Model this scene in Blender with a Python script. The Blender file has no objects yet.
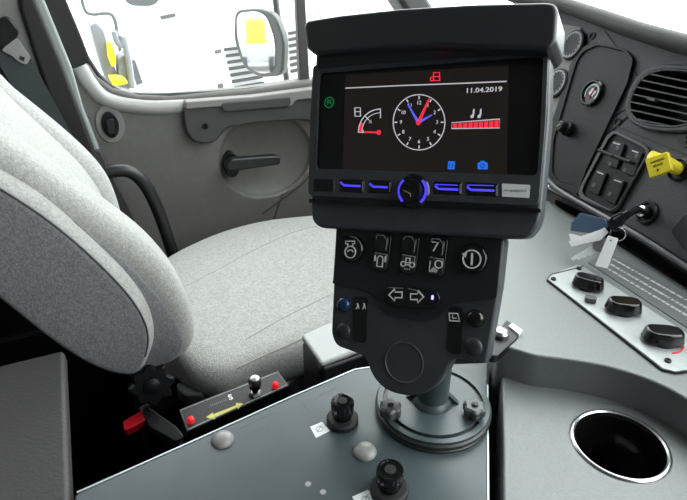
import bpy, bmesh, math, random
from mathutils import Vector, Matrix
from mathutils.bvhtree import BVHTree
random.seed(4)
SC = bpy.context.scene
COL = SC.collection
PI = math.pi

# ------------------------------------------------------------------ camera
F = 560.0
PITCH = math.radians(28)
CO = Vector((0, 0, 1.2))
CR = Vector((1, 0, 0))
CF = Vector((0, math.cos(PITCH), -math.sin(PITCH)))
CU = Vector((0, math.sin(PITCH), math.cos(PITCH)))
cam_d = bpy.data.cameras.new('camera')
cam = bpy.data.objects.new('camera', cam_d); COL.objects.link(cam)
cam.location = CO
cam.rotation_euler = (PI/2 - PITCH, 0, 0)
cam_d.sensor_width = 36; cam_d.lens = F*36/687
cam_d.clip_start = 0.02
SC.camera = cam
# vehicle axes: V forward along the vehicle, L towards the passenger door
V = Vector((math.cos(math.radians(25)), math.sin(math.radians(25)), 0))
L = Vector((-math.sin(math.radians(25)), math.cos(math.radians(25)), 0))
Z = Vector((0, 0, 1))

def ray(px, py):
    return CR*((px-343.5)/F) + CU*((250-py)/F) + CF
def depth(p): return (p-CO).dot(CF)

class Plane:
    """a surface of the cab: origin, in-plane x, in-plane y, outward normal"""
    def __init__(s, o, ex, n):
        s.o = Vector(o); s.n = n.normalized()
        s.ex = (ex - s.n*ex.dot(s.n)).normalized(); s.ey = s.n.cross(s.ex).normalized()
    def hit(s, px, py, h=0):
        r = ray(px, py); o = s.o + s.n*h
        return CO + r*((o-CO).dot(s.n)/r.dot(s.n))
    def l(s, px, py, h=0):
        d = s.hit(px, py, h) - s.o
        return (d.dot(s.ex), d.dot(s.ey))
    def ls(s, pts, h=0): return [s.l(x, y, h) for x, y in pts]
    def p(s, u, v, h=0): return s.o + s.ex*u + s.ey*v + s.n*h
    def sc(s, px, py): return depth(s.hit(px, py))/F
    def off(s, h):
        q = Plane(s.o + s.n*h, s.ex, s.n); return q

# ------------------------------------------------------------------ materials
def mat(name, col, rough=.5, metal=0, bump=0, bscale=300, emit=0, spec=.5, var=0, vscale=60, coat=0, sheen=0):
    m = bpy.data.materials.new(name); m.use_nodes = True
    nt = m.node_tree; b = nt.nodes['Principled BSDF']
    c = tuple(col)+(1,)
    b.inputs['Base Color'].default_value = c
    b.inputs['Roughness'].default_value = rough
    b.inputs['Metallic'].default_value = metal
    b.inputs['Specular IOR Level'].default_value = spec
    b.inputs['Coat Weight'].default_value = coat
    b.inputs['Sheen Weight'].default_value = sheen
    if emit:
        b.inputs['Emission Color'].default_value = c
        b.inputs['Emission Strength'].default_value = emit
    tc = nt.nodes.new('ShaderNodeTexCoord')
    if bump:
        n = nt.nodes.new('ShaderNodeTexNoise'); n.inputs['Scale'].default_value = bscale; n.inputs['Detail'].default_value = 2
        nt.links.new(tc.outputs['Object'], n.inputs['Vector'])
        bp = nt.nodes.new('ShaderNodeBump'); bp.inputs['Strength'].default_value = bump; bp.inputs['Distance'].default_value = .002
        nt.links.new(n.outputs['Fac'], bp.inputs['Height']); nt.links.new(bp.outputs['Normal'], b.inputs['Normal'])
    if var:
        n2 = nt.nodes.new('ShaderNodeTexNoise'); n2.inputs['Scale'].default_value = vscale; n2.inputs['Detail'].default_value = 4
        nt.links.new(tc.outputs['Object'], n2.inputs['Vector'])
        r = nt.nodes.new('ShaderNodeValToRGB')
        r.color_ramp.elements[0].position = .35; r.color_ramp.elements[1].position = .65
        r.color_ramp.elements[0].color = tuple(x*(1-var) for x in col)+(1,)
        r.color_ramp.elements[1].color = tuple(min(1, x*(1+var)) for x in col)+(1,)
        nt.links.new(n2.outputs['Fac'], r.inputs['Fac']); nt.links.new(r.outputs['Color'], b.inputs['Base Color'])
    return m

M = dict(
 housing=mat('housing_plastic', (.042,.048,.054), .42, bump=.15, bscale=900, var=.1),
 hood=mat('hood_plastic', (.024,.026,.028), .38, bump=.12, bscale=900),
 keypad=mat('keypad_plastic', (.012,.013,.015), .45, bump=.1, bscale=900),
 bezel=mat('bezel_gloss', (.006,.006,.007), .22),
 screen=mat('screen_black', (.010,.008,.007), .16),
 dark=mat('dark_plastic', (.012,.012,.013), .4, bump=.15, bscale=600),
 black=mat('black_plastic', (.005,.005,.006), .35, spec=.3),
 glossblack=mat('gloss_black', (.006,.006,.006), .12),
 rubber=mat('rubber', (.010,.010,.011), .7),
 dash=mat('dash_plastic', (.050,.054,.056), .45, spec=.4, bump=.35, bscale=700, var=.06),
 dashdark=mat('dash_dark_plastic', (.013,.014,.015), .45, spec=.3, bump=.25, bscale=700),
 cowl=mat('cowl_plastic', (.045,.043,.042), .6, bump=.3, bscale=600),
 console=mat('console_plastic', (.115,.126,.124), .44, spec=1.0, bump=.35, bscale=650, var=.06, vscale=300),
 plate=mat('painted_steel', (.045,.062,.067), .36, bump=.05, bscale=40, var=.14, vscale=14),
 platedge=mat('bright_edge', (.35,.40,.42), .3, metal=.6),
 alu=mat('brushed_plate', (.42,.44,.44), .38, metal=.5, var=.05),
 chrome=mat('chrome', (.75,.75,.77), .15, metal=1),
 steel=mat('steel', (.4,.4,.4), .35, metal=1),
 star=mat('knob_grey', (.07,.072,.072), .4),
 plug=mat('plug_plastic', (.22,.22,.21), .35),
 white=mat('white_print', (.75,.75,.75), .5),
 paper=mat('white_sticker', (.75,.77,.78), .5),
 tag=mat('white_tag', (.8,.8,.8), .4),
 door=mat('door_plastic', (.135,.130,.120), .55, bump=.5, bscale=500, var=.04),
 doordark=mat('door_dark_plastic', (.050,.049,.048), .5, bump=.3, bscale=500),
 frame=mat('window_rubber', (.012,.012,.012), .6),
 pillar=mat('pillar_paint', (.30,.33,.32), .4),
 trimgrey=mat('trim_grey', (.21,.205,.195), .55, bump=.3, bscale=400),
 belt=mat('belt_webbing', (.035,.045,.045), .6, bump=.5, bscale=900),
 red=mat('red_plastic', (.65,.01,.02), .35),
 ledred=mat('red_lamp', (.8,.01,.02), .3, emit=.5),
 yellow=mat('yellow_plastic', (.80,.66,.03), .4),
 yprint=mat('yellow_print', (.60,.56,.10), .5),
 bluecard=mat('blue_tag', (.050,.085,.14), .4),
 wpaint=mat('white_truck_paint', (.85,.86,.86), .3),
 seatlight=None, seatside=None,
 floor=mat('floor_mat', (.008,.008,.009), .8, bump=.3),
 rear=mat('rear_trim', (.036,.035,.033), .6, bump=.3, bscale=300),
 ground=mat('concrete_ground', (.5,.5,.48), .8, var=.1, vscale=2),
 thread=mat('seat_thread', (.30,.30,.27), .8),
 dimprint=mat('grey_print', (.30,.31,.31), .5),
 mirror=mat('mirror_glass', (.9,.9,.9), .03, metal=1),
 mirrorgrey=mat('mirror_frame', (.11,.115,.115), .4),
)
def E(name, col, s): return mat(name, col, .4, emit=s)
ES = 3.2
M['e_white'] = E('screen_white', (.62,.60,.66), .42)
M['e_red'] = E('screen_red', (.95,.03,.06), .55)
M['e_blue'] = E('screen_blue', (.10,.13,.95), .6)
M['e_icon'] = E('screen_icon_blue', (.02,.17,.85), .5)
M['e_green'] = E('green_lamp', (.0,.25,.06), .35)
M['e_key'] = E('key_backlight', (.06,.045,.85), 1.0)
M['e_led'] = E('indicator_led', (.22,.16,1.0), 3.5)

def fabric(name, col, k=.12):
    m = bpy.data.materials.new(name); m.use_nodes = True
    nt = m.node_tree; b = nt.nodes['Principled BSDF']; b.inputs['Roughness'].default_value = .9
    b.inputs['Sheen Weight'].default_value = .2; b.inputs['Specular IOR Level'].default_value = .15
    tc = nt.nodes.new('ShaderNodeTexCoord')
    n1 = nt.nodes.new('ShaderNodeTexNoise'); n1.inputs['Scale'].default_value = 420; n1.inputs['Detail'].default_value = 3
    n2 = nt.nodes.new('ShaderNodeTexNoise'); n2.inputs['Scale'].default_value = 190; n2.inputs['Detail'].default_value = 5
    for n in (n1, n2): nt.links.new(tc.outputs['Object'], n.inputs['Vector'])
    mx = nt.nodes.new('ShaderNodeMath'); mx.operation = 'ADD'
    nt.links.new(n1.outputs['Fac'], mx.inputs[0]); nt.links.new(n2.outputs['Fac'], mx.inputs[1])
    r = nt.nodes.new('ShaderNodeValToRGB'); r.color_ramp.elements[0].position = .38; r.color_ramp.elements[1].position = .62
    h = nt.nodes.new('ShaderNodeMath'); h.operation = 'MULTIPLY'; h.inputs[1].default_value = .5
    nt.links.new(mx.outputs[0], h.inputs[0]); nt.links.new(h.outputs[0], r.inputs['Fac'])
    r.color_ramp.elements[0].color = tuple(c*(1-k) for c in col)+(1,); r.color_ramp.elements[1].color = tuple(min(1, c*(1+k)) for c in col)+(1,)
    nt.links.new(r.outputs['Color'], b.inputs['Base Color'])
    bp = nt.nodes.new('ShaderNodeBump'); bp.inputs['Strength'].default_value = .45; bp.inputs['Distance'].default_value = .002
    nt.links.new(n1.outputs['Fac'], bp.inputs['Height']); nt.links.new(bp.outputs['Normal'], b.inputs['Normal'])
    return m
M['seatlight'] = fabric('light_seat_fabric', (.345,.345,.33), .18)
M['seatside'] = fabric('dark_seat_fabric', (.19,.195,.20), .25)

_b = M['screen'].node_tree.nodes['Principled BSDF']; _b.inputs['Emission Color'].default_value = (.013,.010,.009,1); _b.inputs['Emission Strength'].default_value = .5
M['pipe'] = mat('seat_piping', (.07,.07,.07), .8)
M['binlid'] = mat('bin_lid_lit_plastic', (.36,.37,.36), .5, bump=.3, bscale=500)  # console grey made paler, the light falling on it painted in
M['sill'] = mat('sill_lit_plastic', (.36,.36,.345), .35, spec=.8)  # same plastic as the trim, window highlight put into a lighter colour
M['keymetal'] = mat('key_metal', (.75,.76,.77), .35, metal=.1)
M['rimmetal'] = mat('rim_metal', (.50,.50,.52), .25, metal=1)
M['lip'] = mat('glossy_lip', (.10,.105,.11), .14)
M['placprint'] = mat('placard_print', (.42,.43,.42), .5)
M['placard'] = mat('placard_film', (.11,.115,.115), .35)
g = bpy.data.materials.new('window_glass'); g.use_nodes = True
nt = g.node_tree; nt.nodes.clear()
o_ = nt.nodes.new('ShaderNodeOutputMaterial'); mx = nt.nodes.new('ShaderNodeMixShader')
tr = nt.nodes.new('ShaderNodeBsdfTransparent'); gl = nt.nodes.new('ShaderNodeBsdfGlossy'); gl.inputs['Roughness'].default_value = .02
tr.inputs['Color'].default_value = (.93,.95,.94,1)
mx.inputs[0].default_value = .04; nt.links.new(tr.outputs[0], mx.inputs[1]); nt.links.new(gl.outputs[0], mx.inputs[2]); nt.links.new(mx.outputs[0], o_.inputs[0])
M['glass'] = g

# ------------------------------------------------------------------ objects
def thing(name, label, cat, loc, group=None, kind=None):
    o = bpy.data.objects.new(name, None); COL.objects.link(o)
    o.location = loc; o.empty_display_size = .02
    if label: o['label'] = label
    if cat: o['category'] = cat
    if group: o['group'] = group
    if kind: o['kind'] = kind
    return o
ORG = {}
def origin(o):
    v = Vector((0,0,0))
    while o is not None:
        v = v + Vector(o.location); o = o.parent
    return v
def obj(name, bm, m, parent=None, bevel=0, seg=3, smooth=True, label=None, cat=None, kind=None, group=None, own=True, ang=35):
    """link a bmesh given in world coordinates as one mesh object"""
    bmesh.ops.remove_doubles(bm, verts=bm.verts, dist=1e-6)
    bmesh.ops.recalc_face_normals(bm, faces=bm.faces)
    base = origin(parent) if parent is not None else Vector((0,0,0))
    if own and len(bm.verts):
        mn = Vector([min(v.co[i] for v in bm.verts) for i in range(3)]); mx_ = Vector([max(v.co[i] for v in bm.verts) for i in range(3)])
        c = (mn+mx_)/2; c.z = mn.z
    else: c = base.copy()
    for v in bm.verts: v.co -= c
    for f in bm.faces: f.smooth = smooth
    if smooth:
        for e in bm.edges:
            if len(e.link_faces) == 2 and e.calc_face_angle(0) > math.radians(ang): e.smooth = False
            if len(e.link_faces) != 2: e.smooth = False
    me = bpy.data.meshes.new(name); bm.to_mesh(me); bm.free()
    for mm in (m if isinstance(m, (list, tuple)) else [m]): me.materials.append(M[mm])
    o = bpy.data.objects.new(name, me); COL.objects.link(o)
    o.location = c - base
    if parent is not None: o.parent = parent
    if bevel:
        b = o.modifiers.new('bevel', 'BEVEL'); b.width = bevel; b.segments = seg; b.limit_method = 'ANGLE'; b.angle_limit = math.radians(35)
        b.harden_normals = True
        for e in me.edges: e.use_edge_sharp = False
    if label: o['label'] = label
    if cat: o['category'] = cat
    if kind: o['kind'] = kind
    if group: o['group'] = group
    return o

def rounded(pts, r, seg=6):
    """round the corners of a 2-D polygon; r one radius or a list"""
    out = []; n = len(pts)
    rs = r if isinstance(r, (list, tuple)) else [r]*n
    for i in range(n):
        p = Vector(pts[i]); a = Vector(pts[i-1]); b = Vector(pts[(i+1) % n]); rr = rs[i]
        if rr <= 0: out.append(tuple(p)); continue
        da = (a-p); db = (b-p); la, lb = da.length, db.length
        if la < 1e-9 or lb < 1e-9: continue
        da /= la; db /= lb
        t = min(rr, la*.49, lb*.49)
        p0 = p+da*t; p1 = p+db*t
        for k in range(seg+1):
            q = k/seg
            out.append(tuple(p0*(1-q)**2 + p*2*q*(1-q) + p1*q*q))
    return out
def smoothline(pts, sub=6, closed=False):
    """Catmull-Rom through points (any dimension)"""
    P = [Vector(p) for p in pts]; n = len(P); out = []
    rng = n if closed else n-1
    for i in range(rng):
        if closed: a, b, c, d = P[i-1], P[i], P[(i+1) % n], P[(i+2) % n]
        else: a, b, c, d = P[max(i-1, 0)], P[i], P[i+1], P[min(i+2, n-1)]
        for k in range(sub):
            t = k/sub
            out.append(.5*((2*b) + (c-a)*t + (2*a-5*b+4*c-d)*t*t + (3*b-a-3*c+d)*t**3))
    if not closed: out.append(P[-1])
    return [tuple(v) for v in out]
def prism(bm, pl, pts, h0, h1, taper=0):
    n = len(pts)
    if taper:
        cx = sum(p[0] for p in pts)/n; cy = sum(p[1] for p in pts)/n
        top = [(cx+(x-cx)*(1-taper), cy+(y-cy)*(1-taper)) for x, y in pts]
    else: top = pts
    a = [bm.verts.new(pl.p(x, y, h0)) for x, y in pts]; b = [bm.verts.new(pl.p(x, y, h1)) for x, y in top]
    for i in range(n):
        j = (i+1) % n; bm.faces.new((a[i], a[j], b[j], b[i]))
    bm.faces.new(b); bm.faces.new(a[::-1])
    return bm
def holed(bm, pl, outer, holes, h0, h1):
    loops = [outer]+holes
    for h, flip in ((h0, 1), (h1, 0)):
        es = []; 
        for lp in loops:
            vs = [bm.verts.new(pl.p(x, y, h)) for x, y in lp]
            es += [bm.edges.new((vs[i], vs[(i+1) % len(vs)])) for i in range(len(vs))]
        bmesh.ops.triangle_fill(bm, edges=es, use_beauty=True)
    for lp in loops:
        n = len(lp)
        a = [bm.verts.new(pl.p(x, y, h0)) for x, y in lp]; b = [bm.verts.new(pl.p(x, y, h1)) for x, y in lp]
        for i in range(n):
            j = (i+1) % n; bm.faces.new((a[i], a[j], b[j], b[i]))
    bmesh.ops.remove_doubles(bm, verts=bm.verts, dist=1e-6)
    return bm
def lathe(bm, pl, cu, cv, prof, seg=40, cap0=True, cap1=True, wob=None, n=None, ang0=0):
    rings = []
    for r, h in prof:
        ring = []
        for i in range(seg):
            a = 2*PI*i/seg + ang0; rr = r*(wob(a) if wob else 1)
            ring.append(bm.verts.new(pl.p(cu+math.cos(a)*rr, cv+math.sin(a)*rr, h)))
        rings.append(ring)
    for a, b in zip(rings, rings[1:]):
        for i in range(seg):
            j = (i+1) % seg; bm.faces.new((a[i], a[j], b[j], b[i]))
    if cap0: bm.faces.new(rings[0][::-1])
    if cap1: bm.faces.new(rings[-1])
    return bm
def tube(bm, pts, r, seg=12, closed=False, flat=None):
    P = [Vector(p) for p in pts]; n = len(P); rings = []; up = None
    for i in range(n):
        t = (P[(i+1) % n]-P[i-1]) if closed else (P[min(i+1, n-1)]-P[max(i-1, 0)])
        t.normalize()
        if up is None: up = t.orthogonal().normalized()
        up = (up-t*up.dot(t)).normalized(); s = t.cross(up)
        rr = r[i] if isinstance(r, (list, tuple)) else r
        rings.append([bm.verts.new(P[i]+(up*math.cos(2*PI*k/seg)+s*math.sin(2*PI*k/seg))*rr) for k in range(seg)])
    m = n if closed else n-1
    for i in range(m):
        a, b = rings[i], rings[(i+1) % n]
        for k in range(seg):
            j = (k+1) % seg; bm.faces.new((a[k], a[j], b[j], b[k]))
    if not closed: bm.faces.new(rings[0][::-1]); bm.faces.new(rings[-1])
    return bm
def stroke(bm, pl, pts, w, h0, h1, closed=False):
    """raised flat line along a 2-D polyline"""
    P = [Vector(p) for p in pts]; n = len(P); lft, rgt = [], []
    for i in range(n):
        if closed: a, b = P[i-1], P[(i+1) % n]
        else: a, b = P[max(i-1, 0)], P[min(i+1, n-1)]
        d = (b-a)
        if d.length < 1e-9: d = Vector((1, 0))
        d.normalize(); nn = Vector((-d.y, d.x))
        k = 1
        if 0 < i < n-1 or closed:
            e = (P[(i+1) % n]-P[i]); e = e.normalized() if e.length else d
            k = min(1.6, 1/max(.5, d.dot(e)))
        lft.append(P[i]+nn*w/2*k); rgt.append(P[i]-nn*w/2*k)
    m = n if closed else n-1
    vs = [[bm.verts.new(pl.p(q.x, q.y, h)) for q in S] for S in (lft, rgt) for h in (h0, h1)]
    l0, l1, r0, r1 = vs
    for i in range(m):
        j = (i+1) % n
        for a, b in ((l1, r1), (r1, r0), (r0, l0), (l0, l1)):
            bm.faces.new((a[i], a[j], b[j], b[i]))
    if not closed:
        bm.faces.new((l0[0], l1[0], r1[0], r0[0])); bm.faces.new((l0[-1], r0[-1], r1[-1], l1[-1]))
    return bm
def circ(cu, cv, r, seg=40, a0=0, a1=2*PI, full=True, ry=None):
    n = seg if full else seg+1
    return [(cu+math.cos(a0+(a1-a0)*i/seg)*r, cv+math.sin(a0+(a1-a0)*i/seg)*(ry or r)) for i in range(n)]
def text(bm, s, pl, u, v, h, size, rot=0, thick=.0004, bold=0, sx=1):
    cu = bpy.data.curves.new('t', 'FONT'); cu.body = s; cu.size = size; cu.align_x = 'CENTER'; cu.align_y = 'CENTER'
    cu.extrude = thick/2; cu.offset = bold; cu.resolution_u = 3
    o = bpy.data.objects.new('t', cu); COL.objects.link(o)
    dg = bpy.context.evaluated_depsgraph_get(); me = bpy.data.meshes.new_from_object(o.evaluated_get(dg))
    c, sn = math.cos(rot), math.sin(rot)
    off = len(bm.verts)
    tmp = bmesh.new(); tmp.from_mesh(me)
    vm = {}
    for w in tmp.verts:
        x, y = w.co.x*sx, w.co.y
        vm[w.index] = bm.verts.new(pl.p(u+x*c-y*sn, v+x*sn+y*c, h+w.co.z))
    for f in tmp.faces:
        try: bm.faces.new([vm[w.index] for w in f.verts])
        except ValueError: pass
    tmp.free(); bpy.data.objects.remove(o); bpy.data.curves.remove(cu); bpy.data.meshes.remove(me)
    return bm
def B(): return bmesh.new()
def beam_poly(pl, px, h0, h1): return prism(B(), pl, pl.ls(px), h0, h1)
def roundrect(cx, cy, w, h, r, rot=0, seg=5):
    p = [(-w/2,-h/2),(w/2,-h/2),(w/2,h/2),(-w/2,h/2)]
    c, s = math.cos(rot), math.sin(rot)
    return [(cx+x*c-y*s, cy+x*s+y*c) for x, y in rounded(p, r, seg)]
def boxv(bm, o, a, b, c):
    """box from corner o along three edge vectors"""
    vs = [bm.verts.new(o+a*i+b*j+c*k) for i in (0,1) for j in (0,1) for k in (0,1)]
    for f in ((0,1,3,2),(4,6,7,5),(0,4,5,1),(2,3,7,6),(0,2,6,4),(1,5,7,3)): bm.faces.new([vs[i] for i in f])
    return bm
def W(v, l, z): return V*v + L*l + Z*z
def box(v0, v1, l0, l1, z0, z1): return boxv(B(), W(v0, l0, z0), V*(v1-v0), L*(l1-l0), Z*(z1-z0))
def smooth_mod(o, lv=2):
    s = o.modifiers.new('subsurf', 'SUBSURF'); s.levels = s.render_levels = lv
    for e in o.data.edges: e.use_edge_sharp = False

# planes of the cab
DOOR = Plane(W(0, 1.35, .9), V, -L)           # inner face of the passenger door, normal into the cab
PLATE = Plane((0, .5, .765), V, Z)
SEATTOP = Plane((0, .9, .62), V, Z)
UP = Plane((.4, .7, .82), V, Z)               # upper surface of the dash console
LOW = Plane((.3, .5, .778), V, Z)             # tray level with cup holder

# ================================================================== SETTING
obj('floor', box(-.85, 1.3, -.65, 1.42, -.02, 0), 'floor', kind='structure')
obj('ceiling', box(-.85, .62, -.65, 1.42, 1.80, 1.83), 'trimgrey', kind='structure')
obj('wall_rear', box(-.88, -.84, -.65, 1.42, 0, 1.83), 'rear', kind='structure')
obj('wall_driver', box(-.84, 1.3, -.68, -.65, 0, 1.10), 'door', kind='structure')
obj('fill_light_blocker', box(-.84, .40, -.68, -.65, 1.10, 1.80), 'rear', kind='structure')          # unseen rear of the driver's side, widened to block fill light
obj('wall_front', box(1.28, 1.30, -.65, 1.42, 0, 1.0), 'dashdark', kind='structure')
# windshield: a leaning pane from the cowl to the roof
b = B(); a0 = W(1.27, -.65, 1.0); boxv(b, a0, L*2.05, W(.60, -.65, 1.80)-a0, V*.006)
obj('window_1', b, 'glass', kind='structure', own=True)

# passenger door: structure with parts
dr = thing('door_1', None, None, W(0, 1.38, .25), kind='structure')
win_px = [(44,-70),(52,-10),(70,36),(82,58),(96,76),(113,88),(138,95),(170,96),(250,89),(312,80),(360,73),(420,60),(470,20),(500,-70)]
low_edge = [(66,70),(78,64),(88,62),(97,76),(113,88),(138,95),(170,96),(250,89),(312,80),(400,70),(480,62),(560,60)]
poly = low_edge + [(620,120),(560,330),(330,470),(200,430),(150,330),(112,225),(93,160),(82,125),(72,92)]
du, dv = DOOR.l(267,157); da = DOOR.l(311,157)[0]-du; db_ = dv-DOOR.l(267,196)[1]
bowl = circ(du, dv, da, 44, ry=db_)
obj('door_panel', holed(B(), DOOR, DOOR.ls(poly), [bowl], -.05, 0), 'door', dr, bevel=.010, seg=4)
# rolled sill band under the glass
sill = DOOR.ls([(79,66),(90,84),(106,99),(134,106),(170,107),(250,101),(312,93),(400,84),(480,76)])
s3 = [DOOR.p(u, v, -.004) for u, v in smoothline(sill, 5)]
obj('sill_trim', tube(B(), s3, .017, 12), 'sill', dr)
gs = [DOOR.p(u, v, -.012) for u, v in smoothline(DOOR.ls([(40,-70),(58,-10),(74,32),(88,60),(104,82),(124,94),(150,97),(200,95),(250,91),(312,83),(400,74),(480,66)]), 5)]
obj('window_seal', tube(B(), gs, .006, 8), 'frame', dr)
# black upright of the window frame
obj('window_frame', beam_poly(DOOR, [(28,-70),(44,-70),(62,-10),(82,38),(91,62),(72,69),(56,34),(36,-12)], -.05, .004), 'frame', dr, bevel=.004)
obj('front_upright', beam_poly(DOOR, [(297,-70),(305,-70),(313,84),(303,86)], -.04, -.02), 'doordark', dr, bevel=.003)
obj('window_pane', prism(B(), DOOR, DOOR.ls([(40,-70),(60,20),(82,64),(110,95),(160,103),(312,90),(470,75),(520,-70)]), -.030, -.026), 'glass', dr)
# armrest band with grip slot
arm = [(181,106),(250,100),(312,94),(400,86),(400,118),(330,124),(300,118),(252,121),(224,126),(214,140),(203,142),(190,139),(184,128)]
obj('armrest_band', prism(B(), DOOR, rounded(DOOR.ls(arm), .012), 0, .022), 'doordark', dr, bevel=.006)
b = prism(B(), DOOR, rounded(DOOR.ls([(183,107),(219,104),(225,109),(288,104),(292,98),(312,96),(400,86),(400,76),(312,86),(250,94),(183,99)]), .006), 0, .030)
obj('armrest_ledge', b, 'trimgrey', dr, bevel=.006)
u, v = DOOR.l(254, 99); 
obj('pull_slot', prism(B(), DOOR, rounded(DOOR.ls([(219,100),(286,94),(287,101),(284,104),(222,109),(218,105)]), .006), .02, .032), 'doordark', dr, bevel=.003)
b = lathe(B(), DOOR, *DOOR.l(203,124), [(.007,.02),(.007,.026),(.0045,.026),(.0045,.024)], 20)
obj('screw_cap', b, 'black', dr)
b = lathe(B(), DOOR, *DOOR.l(311,113), [(.007,.02),(.007,.026),(.0045,.026),(.0045,.024)], 20)
obj('screw_cap', b, 'black', dr)
# lock latch in its oval dish
cu, cv = DOOR.l(110, 124)
o = obj('latch_dish', prism(B(), DOOR, circ(cu, cv, .030, 32, ry=.043), 0, .004), 'trimgrey', dr, bevel=.003)
o = obj('lock_latch', prism(B(), DOOR, circ(cu, cv, .018, 28, ry=.030), .004, .010), 'black', dr, bevel=.003)
obj('latch_tab', prism(B(), DOOR, roundrect(cu, cv-.002, .017, .034, .005), .010, .020), 'dark', o, bevel=.003)
# dish and lever handle
cu, cv = DOOR.l(262, 160)
b = B(); rings = []
for k in range(9):
    a = PI/2*k/8; f = (math.cos(a)*.94+.07 if k < 8 else .05)
    rings.append([b.verts.new(DOOR.p(du+(x-du)*f*1.0, dv+(y-dv)*f, -.009-.028*math.sin(a)**1.2)) for x, y in bowl])
for a, c in zip(rings, rings[1:]):
    for i in range(len(bowl)): b.faces.new((a[i], a[(i+1) % len(bowl)], c[(i+1) % len(bowl)], c[i]))
b.faces.new(rings[-1])
obj('handle_dish', b, 'door', dr)
b = prism(B(), DOOR, circ(*DOOR.l(232, 165), .020, 28, ry=.032), -.03, .004)
hr = obj('door_handle', b, 'black', dr, bevel=.002)
hp = [(223,160),(228,155),(272,152),(277,154),(276,161),(240,166),(228,168),(223,166)]
obj('handle_lever', prism(B(), DOOR, rounded(DOOR.ls(hp), .006), .010, .034), 'dark', hr, bevel=.006)
# moulded diagonal line in the panel
b = stroke(B(), DOOR, DOOR.ls([(262,214),(300,186),(334,150)]), .004, .0, .0015); obj('panel_groove', b, 'doordark', dr)

# B pillar and the strips beside the door
PIL = Plane(W(0, 1.30, .9), V, -L)
obj('wall_passenger', beam_poly(PIL, [(-260,-150),(18,-80),(20,0),(60,125),(118,262),(140,420),(60,520),(-260,520)], -.10, 0), 'trimgrey', kind='structure', bevel=.01)
obj('trim_2', beam_poly(PIL, [(14,-60),(26,-60),(36,0),(62,62),(93,145),(118,215),(135,290),(110,290),(84,200),(62,138),(20,10)], -.03, .012), 'frame', kind='structure', bevel=.008)
obj('trim_3', beam_poly(Plane(W(0,1.32,.9), V, -L), [(20,-60),(44,-60),(44,0),(72,68),(84,110),(108,170),(120,220),(104,185),(88,145),(66,85),(34,0)], -.04, .012), 'pillar', kind='structure', bevel=.005)
obj('trim_4', beam_poly(PIL, [(92,150),(100,150),(128,205),(152,262),(165,330),(120,330),(118,262)], -.05, .0), 'doordark', kind='structure', bevel=.004)

obj('footwell_shade_sheet', box(-.6, .9, 1.17, 1.19, 0, .47), 'black', kind='structure')  # black sheet, the footwell's shade put in as colour
obj('rear_shade_sheet', box(-.838, -.82, -.60, 1.30, 0, .80), 'black', kind='structure')  # added black sheet that paints the shade low on the rear wall
obj('side_shade_sheet', beam_poly(PIL, [(-200,215),(60,215),(95,262),(140,420),(-200,520)], 0, .006), 'black', kind='structure')  # black sheet over the lower side wall in place of shade
obj('dark_hole_sheet', beam_poly(PIL, [(-60,40),(0,66),(12,84),(34,118),(60,160),(60,240),(-60,240)], 0, .006), 'frame', kind='structure')  # dark sheet standing in for the dark hole behind the belt
# windshield pillar seen above the monitor
b = B(); p0 = W(.88, 1.30, .95); p1 = W(.16, 1.30, 1.80); boxv(b, p0, V*.09, L*.08, p1-p0)
obj('trim_5', b, 'doordark', kind='structure', bevel=.015)
obj('trim_6', box(-.84, .5, -.68, -.64, 1.70, 1.80), 'doordark', kind='structure')

# ================================================================== SEAT
st = thing('passenger_seat', 'light grey fabric truck seat with dark side panel on its backrest', 'seat', W(.25, 1.0, 0))
S0 = Plane(W(0, .71, .8), V, -L)       # near side of the backrest
def slab(pl, pts, prof, seg=1):
    """closed solid from an outline: prof = list of (inset metres, height)"""
    b = B(); n = len(pts); P = [Vector(p) for p in pts]
    area = sum(P[i].x*P[(i+1) % n].y-P[(i+1) % n].x*P[i].y for i in range(n))
    sg = 1 if area > 0 else -1
    nr = []
    for i in range(n):
        d = (P[(i+1) % n]-P[i-1]); d.normalize(); nr.append(Vector((-d.y, d.x))*sg)
    rings = []
    for ins, h in prof:
        rings.append([b.verts.new(pl.p(*(P[i]+nr[i]*ins), h)) for i in range(n)])
    for a, c in zip(rings, rings[1:]):
        for i in range(n): b.faces.new((a[i], a[(i+1) % n], c[(i+1) % n], c[i]))
    b.faces.new(rings[-1]); b.faces.new(rings[0][::-1])
    return b
def arcprof(r, hb, ht, k=6, r2=None):
    """rounded edge profile from back height hb to top height ht with radius r"""
    r2 = r2 or r
    out = [(r*(1-math.sin(PI/2*i/k)), hb + r*(1-math.cos(PI/2*i/k))) for i in range(k+1)]
    out += [(r2*(1-math.cos(PI/2*i/k)), ht-r2+r2*math.sin(PI/2*i/k)) for i in range(k+1)]
    return out
# backrest core
core = [(-150,90),(-40,120),(0,150),(60,192),(112,228),(156,262),(187,300),(202,340),(196,366),(170,383),(134,390),(100,377),(60,352),(0,300),(-60,245),(-170,180)]
cp = smoothline(S0.ls(core), 4, closed=True)
o = obj('backrest', slab(S0, cp, arcprof(.030, -.13, -.03, 6)), 'seatlight', st, ang=60)
far = [(-150,90),(-40,120),(0,150),(58,192),(100,226),(126,254),(141,286),(148,318),(147,350),(138,374),(100,368),(60,345),(0,295),(-60,240),(-170,175)]
ctr = [(-150,96),(-40,126),(0,158),(54,202),(90,234),(114,264),(130,298),(138,332),(138,360),(126,376),(100,368),(60,340),(0,288),(-60,235),(-170,175)]
obj('backrest_centre', slab(S0, smoothline(S0.ls(ctr), 4, closed=True), arcprof(.03, -.34, -.11, 5)), 'seatlight', st, ang=60)
obj('far_bolster', slab(S0, smoothline(S0.ls(far), 4, closed=True), arcprof(.035, -.385, -.29, 6)), 'seatlight', st, ang=60)
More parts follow.
